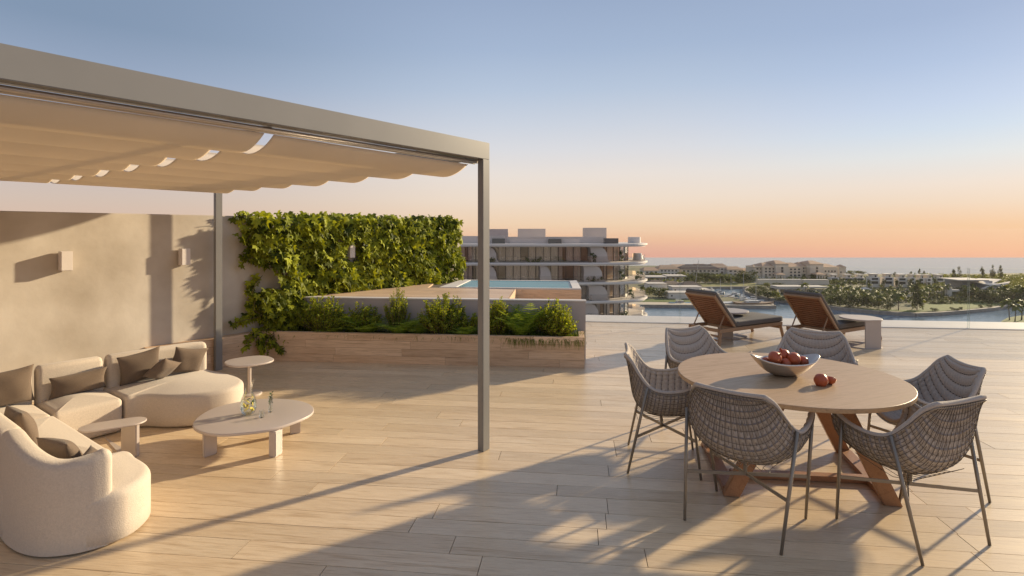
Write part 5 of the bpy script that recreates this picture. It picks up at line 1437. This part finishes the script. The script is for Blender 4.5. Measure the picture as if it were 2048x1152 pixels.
for i, (x, y, w, h) in enumerate(((1560, 602, 24, 9), (1575, 601, 26, 10), (1600, 601, 26, 12), (1622, 603, 26, 12), (1642, 606, 26, 14), (1662, 610, 30, 22), (1680, 612, 30, 26), (1698, 614, 34, 28), (1716, 614, 34, 30), (1736, 615, 30, 24), (1756, 618, 26, 20), (1775, 620, 24, 16))): tree(x, y, w, h, 'dark hedge like tree on the canal edge below the palms', i in (1, 3))
for i, (x, y, w, h) in enumerate(((1618, 553, 30, 12), (1604, 556, 26, 11), (1590, 558, 24, 10), (1575, 556, 20, 9), (1540, 556, 26, 9), (1520, 556, 22, 9), (1635, 556, 30, 12), (1652, 556, 26, 10), (1700, 549, 26, 8), (1720, 549, 24, 8), (1672, 567, 24, 8), (1700, 567, 26, 8), (1736, 568, 14, 9), (1630, 560, 30, 13))): tree(x, y, w, h, 'light green tree in front of the resort facade' if x < 1660 else 'garden tree between the small villas', i % 2 == 0)
for i, (x, y, w, h) in enumerate(((1938, 600, 34, 30), (1958, 602, 32, 28), (1974, 603, 28, 24), (1925, 588, 26, 16), (1990, 606, 26, 22), (1880, 592, 18, 6), (1900, 600, 26, 7), (1916, 600, 30, 8), (1934, 602, 24, 7), (1862, 591, 30, 8), (1948, 582, 36, 16), (2004, 604, 26, 26), (2025, 604, 34, 30), (2045, 602, 34, 32), (2070, 602, 34, 30), (1870, 607, 24, 5), (1890, 606, 22, 5))): tree(x, y, w, h, 'low clipped bush on the bright lawn' if h < 10 else 'dense dark tree in front of the folded roof house', i in (5, 8))
for i, (x, y, w) in enumerate(((1869, 622, 14), (1908, 621, 16), (1922, 620, 10), (1962, 616, 10), (1980, 615, 11))): tree(x, y, w, 7, 'small round bush at the water edge of the bright lawn')
for i, (x, y) in enumerate(((1686, 566), (1712, 566), (1738, 575), (1766.5, 575), (1794, 575), (1820, 575), (1837, 574), (1871, 571), (1896, 570))): tree(x, y, 9, 19 if x > 1730 else 11, 'dark slim garden tree in a gap of the villa row')
# tall dark casuarina
def casuarina(x, y, w, h, label, dens=1.0):
    rnd = random.Random(int(x * 7)); Y = LY(y); t = thing('casuarina_tree', label, 'tree', (TX(x, Y), Y, ZL), 0, 'tall casuarinas'); H_ = h / FPX * Y; W = w / FPX * Y; mb = MB(); st = MB()
    st.tube([(0, 0, 0), (W * .04, 0, H_ * .5), (0, 0, H_ * .97)], [W * .03, W * .02, .02], 6)
    for k in range(int(34 * dens)):
        z = H_ * (.12 + .86 * rnd.random()); r = W * .5 * (1 - z / H_) ** .6 * rnd.uniform(.3, 1); a = rnd.uniform(0, 6.28); c = Vector((math.cos(a) * r, math.sin(a) * r, z)); clump_mb(mb, c, W * .13, 34, W * .06, rnd, 1.9)
    mb.obj('crown', m_tree, t, local=True, recalc=False); st.obj('trunk', m_bark, t, local=True, smooth=True)
casuarina(1834, 620, 26, 58, 'tall dark casuarina rising at the left of the bright lawn', 1.6)
for i, (x, y, w, h, lb) in enumerate(((1822, 556, 11, 12, 'left of the villas end, against the sea'), (1839, 554, 9, 16, 'left of a shorter one above the villas'), (1848, 553, 7, 12, 'short one above the last villas'), (1908, 562, 14, 22, 'left of the glass joint line'), (1918, 562, 14, 28, 'thin one at the glass joint line'), (1965, 560, 14, 26, 'left of the three above the folded roof'), (1985, 561, 14, 30, 'middle and tallest of the three above the folded roof'), (2001, 560, 14, 29, 'right of the three above the folded roof'), (1790, 551, 8, 7, 'tiny one behind the fifth villa'))): casuarina(x, y, w, h, 'wispy casuarina, ' + lb, .7)
pl_ = [(1612, 590, 30), (1598, 590, 16), (1632, 596, 18), (1650, 598, 22), (1663, 594, 28), (1675, 600, 34), (1684, 592, 36), (1697, 598, 34), (1708, 604, 32), (1718, 592, 24), (1728, 608, 34), (1742, 614, 34), (1754, 606, 30), (1764, 618, 36), (1775, 598, 26), (1797, 619, 44), (1812, 606, 30), (1822, 600, 34), (1790, 602, 28), (1850, 606, 34), (1858, 598, 30), (1866, 594, 30), (1874, 597, 34), (1884, 595, 30), (1892, 594, 30), (1846, 620, 30), (1740, 582, 18), (1762, 582, 18), (1782, 584, 16), (1802, 582, 16), (1824, 582, 18), (1927, 590, 24), (1945, 588, 24), (1984, 594, 28), (1998, 598, 30), (2010, 600, 34), (2020, 600, 30), (2034, 598, 30), (2046, 604, 36), (1590, 562, 12), (1606, 560, 13), (1625, 562, 12), (1560, 560, 10), (1532, 560, 10), (1712, 556, 8), (1700, 573, 18), (1725, 574, 16)]
for x, y, h in pl_:
    lb = 'coconut palm in the dense garden above the dark canal hedge' if 1630 < x < 1780 else ('coconut palm in front of the resort facade' if y < 576 and x < 1640 else ('coconut palm among the gardens left of the folded roof house' if x < 1930 else ('coconut palm around the folded roof house' if x >= 1930 else 'coconut palm beside the low white pavilion')))
    palm(x, y, h, lb)
palm(1797, 621, 46, 'large coconut palm standing alone at the canal edge before the villas', grp='palms at the canal edge')
palm(1404, 596, 20, 'coconut palm at the white quay wall, right above the first lounger back', grp='palms at the canal edge')
for x, y, h, lb in ((2019, 641, 52, 'left'), (2030, 644, 48, 'middle'), (2043, 641, 56, 'right')):
    palm(x, y, h, 'tall palm on the small green islet, %s of the three' % lb, grp='palms on the islet')
for x, yt, h, lb in ((1338, 612, 40, 'yellow green palm top peeking over the terrace kerb, left of the glass joint'), (1362, 618, 34, 'small yellow green palm top over the kerb, right of the glass joint'), (1388, 626, 30, 'lowest yellow green palm tip over the kerb, by the lounger')):
    Y = 42; H_ = 5.5; t = thing('young_palm', lb, 'palm tree', (TX(x, Y), Y, TZ(yt, Y) - H_), 1 + x, 'palm tops just below the terrace')
    for nm, me in (('fronds', palm_me(int(x), 12)[0]), ('trunk', palms[0][1])):
        if nm == 'fronds':
            me = me.copy(); me.materials.clear(); me.materials.append(m_fern)
        o = link(nm, me, t); o.scale = (H_ * .85, H_ * .85, H_)
# far woodland belts
def belt(name, label, xs, yb, yt, n, mat, seed, dep):
    rnd = random.Random(seed); mb = MB()
    for k in range(n):
        x = rnd.uniform(*xs); t = rnd.random(); y = yb + (yt - yb) * t; Y = LY(y + 4); w = rnd.uniform(6, 12) / FPX * Y
        clump_mb(mb, Vector((TX(x, Y), Y, ZL + w * .35)), w * .5, 26, w * .15, rnd, .75)
    o = mb.obj(name, mat, None, recalc=False); tag(o, label, 'woodland', kind='stuff')
belt('woodland', 'olive green coastal woodland between the villas and the sea on the right', (1830, 2120), 578, 549, 900, m_treel, 5, 1)
belt('woodland', 'dark garden woodland behind the villa row', (1650, 1900), 566, 553, 320, m_tree, 6, 1)
belt('garden_undergrowth', 'mixed undergrowth of the palm gardens along the right bank', (1600, 2100), 604, 577, 1100, m_tree, 7, 1)
belt('shore_scrub', 'grey green scrub among the left shore houses', (1280, 1660), 562, 549, 420, m_treel, 8, 1)

# ------------------------------------------------------------------ boats and piles
m_hull = M_('boat_white', (.62, .60, .57), .35); m_mast = M_('mast', (.60, .57, .53), .4); m_deckb = M_('boat_wood', (.30, .20, .13), .6); m_blue = M_('boat_blue', (.10, .22, .34), .4)
def boat(x, y, lpx, label, sail=0, cabin=True, hmat=None, yaw=0.05, lean=0):
    Y = FPX * (EYE - ZW) / (y - HOR); L = lpx / FPX * Y; t = thing('sailboat' if sail else 'motorboat', label, 'boat', (TX(x, Y), Y, ZW), yaw, 'boats moored at the marina quay')
    rows = []; B_ = L * .15; Hh = L * .075 + .25
    for i in range(9):
        u = -1 + 2 * i / 8; w = B_ * (1 - max(0, u) ** 2.2) ** .8 * (1 - .25 * max(0, -u)); sh = Hh * (1 + .25 * u * u)
        rows.append([Vector((u * L / 2 * .94, 0, -.15)), Vector((u * L / 2 * .97, w * .7, sh * .3)), Vector((u * L / 2, w, sh)), Vector((u * L / 2, 0, sh + .03)), Vector((u * L / 2, -w, sh)), Vector((u * L / 2 * .97, -w * .7, sh * .3)), Vector((u * L / 2 * .94, 0, -.15))])
    mb = MB(); mb.grid(rows); k0 = 7; mb.f.append(tuple(range(7))); mb.f.append(tuple(range(56, 63))[::-1]); mb.obj('hull', hmat or m_hull, t, local=True, merge=.001)
    if cabin:
        c = MB(); c.box((-.05 * L, 0, Hh + .35), (L * .34, B_ * 1.1, .6)); c.obj('cabin', m_hull, t, local=True, bevel=.08); MB().box((-.02 * L, 0, Hh + .45), (L * .30, B_ * 1.12, .2)).obj('cabin_window', m_win, t, local=True)
        if not sail: MB().box((-.12 * L, 0, Hh + 1.15), (L * .25, B_ * .9, .08)).obj('sun_roof', m_hull, t, local=True)
    if sail:
        hm = sail / FPX * Y; tip = Vector((lean * hm, 0, hm))
        MB().tube([(0.05 * L, 0, Hh), Vector((.05 * L, 0, 0)) + tip], [.09, .05], 6).obj('mast', m_mast, t, local=True)
        MB().tube([(0.04 * L, 0, Hh + 1.2), (-.36 * L, 0, Hh + 1.2)], .11, 6).obj('boom', m_hull, t, local=True)
        rig = MB()
        for e_ in ((.5 * L, 0, Hh), (-.5 * L, 0, Hh), (.05 * L, B_, Hh), (.05 * L, -B_, Hh)): rig.tube([Vector(e_), Vector((.05 * L, 0, 0)) + tip * .97], .018, 4)
        rig.obj('rigging', m_mull, t, local=True)
boat(1508, 613, 82, 'wooden sailing yacht at the end of the quay with a tall mast', sail=66, hmat=m_deckb)
boat(1433, 612.5, 80, 'long low white motor yacht partly behind the first lounger back')
boat(1362, 610.5, 46, 'small white and blue boat left of the first lounger back', hmat=m_blue, yaw=.02)
boat(1487, 601, 40, 'white motorboat with flybridge behind the sailing yacht', yaw=.5); boat(1458, 597, 38, 'white motorboat beside the lounger back, nearer the basin', yaw=.6)
boat(1510, 604, 34, 'short white motorboat moored right of the flybridge boat', yaw=-.4); boat(1470, 592, 30, 'white cabin boat farthest up the row of boats', yaw=.5)
boat(1440, 588, 26, 'small white sailing boat beside the white cube house', sail=30, yaw=.4); boat(1486, 606, 30, 'white sailing boat with slim mast between the motorboats', sail=60, yaw=.5)
boat(1389, 577, 22, 'sailing boat with leaning tall mast rising over the left shore', sail=58, lean=.14, yaw=.2); boat(1424, 583, 20, 'little white boat in the canal basin by the white cube', yaw=.8)
boat(1462, 578.5, 14, 'tiny sailing boat in the far basin, thin mast before the meadow', sail=32, yaw=1.2)
m_pile = M_('tarred_pile', (.03, .028, .026), .8)
for (x, y, h) in ((1440, 591, 6), (1447, 590, 6), (1464, 595, 9), (1472, 594, 5), (1481, 596, 8), (1490, 597, 4), (1499, 598, 6), (1508, 602, 8), (1518, 602, 7), (1538, 605, 9), (1549, 617, 15), (1504, 602, 5)):
    Y = FPX * (EYE - ZW) / (y - HOR); w = 1.1 / FPX * Y
    o = MB().tube([(TX(x, Y), Y, ZW - .5), (TX(x, Y), Y, ZW + h / FPX * Y)], w * .5, 8).obj('mooring_pile', m_pile); tag(o, 'thin black mooring pile standing in the marina water', 'mooring pile', 'mooring piles of the marina')

# ------------------------------------------------------------------ look-alikes told apart by their place
_ord = ['first', 'second', 'third', 'fourth', 'fifth', 'sixth', 'seventh', 'eighth', 'ninth', 'tenth', 'eleventh', 'twelfth', 'thirteenth', 'fourteenth', 'fifteenth', 'sixteenth', 'seventeenth', 'eighteenth', 'nineteenth', 'twentieth']
bpy.context.view_layer.update()
_by = {}
for o in list(C.objects):
    if o.parent is None and 'label' in o: _by.setdefault(o['label'], []).append(o)
def _sx(o):
    p = o.location
    if o.type == 'MESH' and p.length < 1e-6: v = o.data.vertices[0].co; p = v
    return p[0] / max(p[1], .1)
for lb, os_ in _by.items():
    if len(os_) < 2: continue
    os_.sort(key=_sx)
    for i, o in enumerate(os_): o['label'] = '%s, %s from the left' % (lb, _ord[i] if i < len(_ord) else 'last')

# ------------------------------------------------------------------ air
hz = MB().box((0, 219, -10.2), (1900, 600, 26.9)).obj('haze', None)
hm = bpy.data.materials.new('haze'); hm.use_nodes = True; _t = hm.node_tree; _t.nodes.clear(); _o = _t.nodes.new('ShaderNodeOutputMaterial'); _v = _t.nodes.new('ShaderNodeVolumePrincipled')
_v.inputs['Color'].default_value = (.93, .90, .88, 1); _v.inputs['Density'].default_value = .00011; _v.inputs['Anisotropy'].default_value = .2
_t.links.new(_v.outputs[0], _o.inputs['Volume']); hz.data.materials.clear(); hz.data.materials.append(hm); kind(hz, 'stuff')
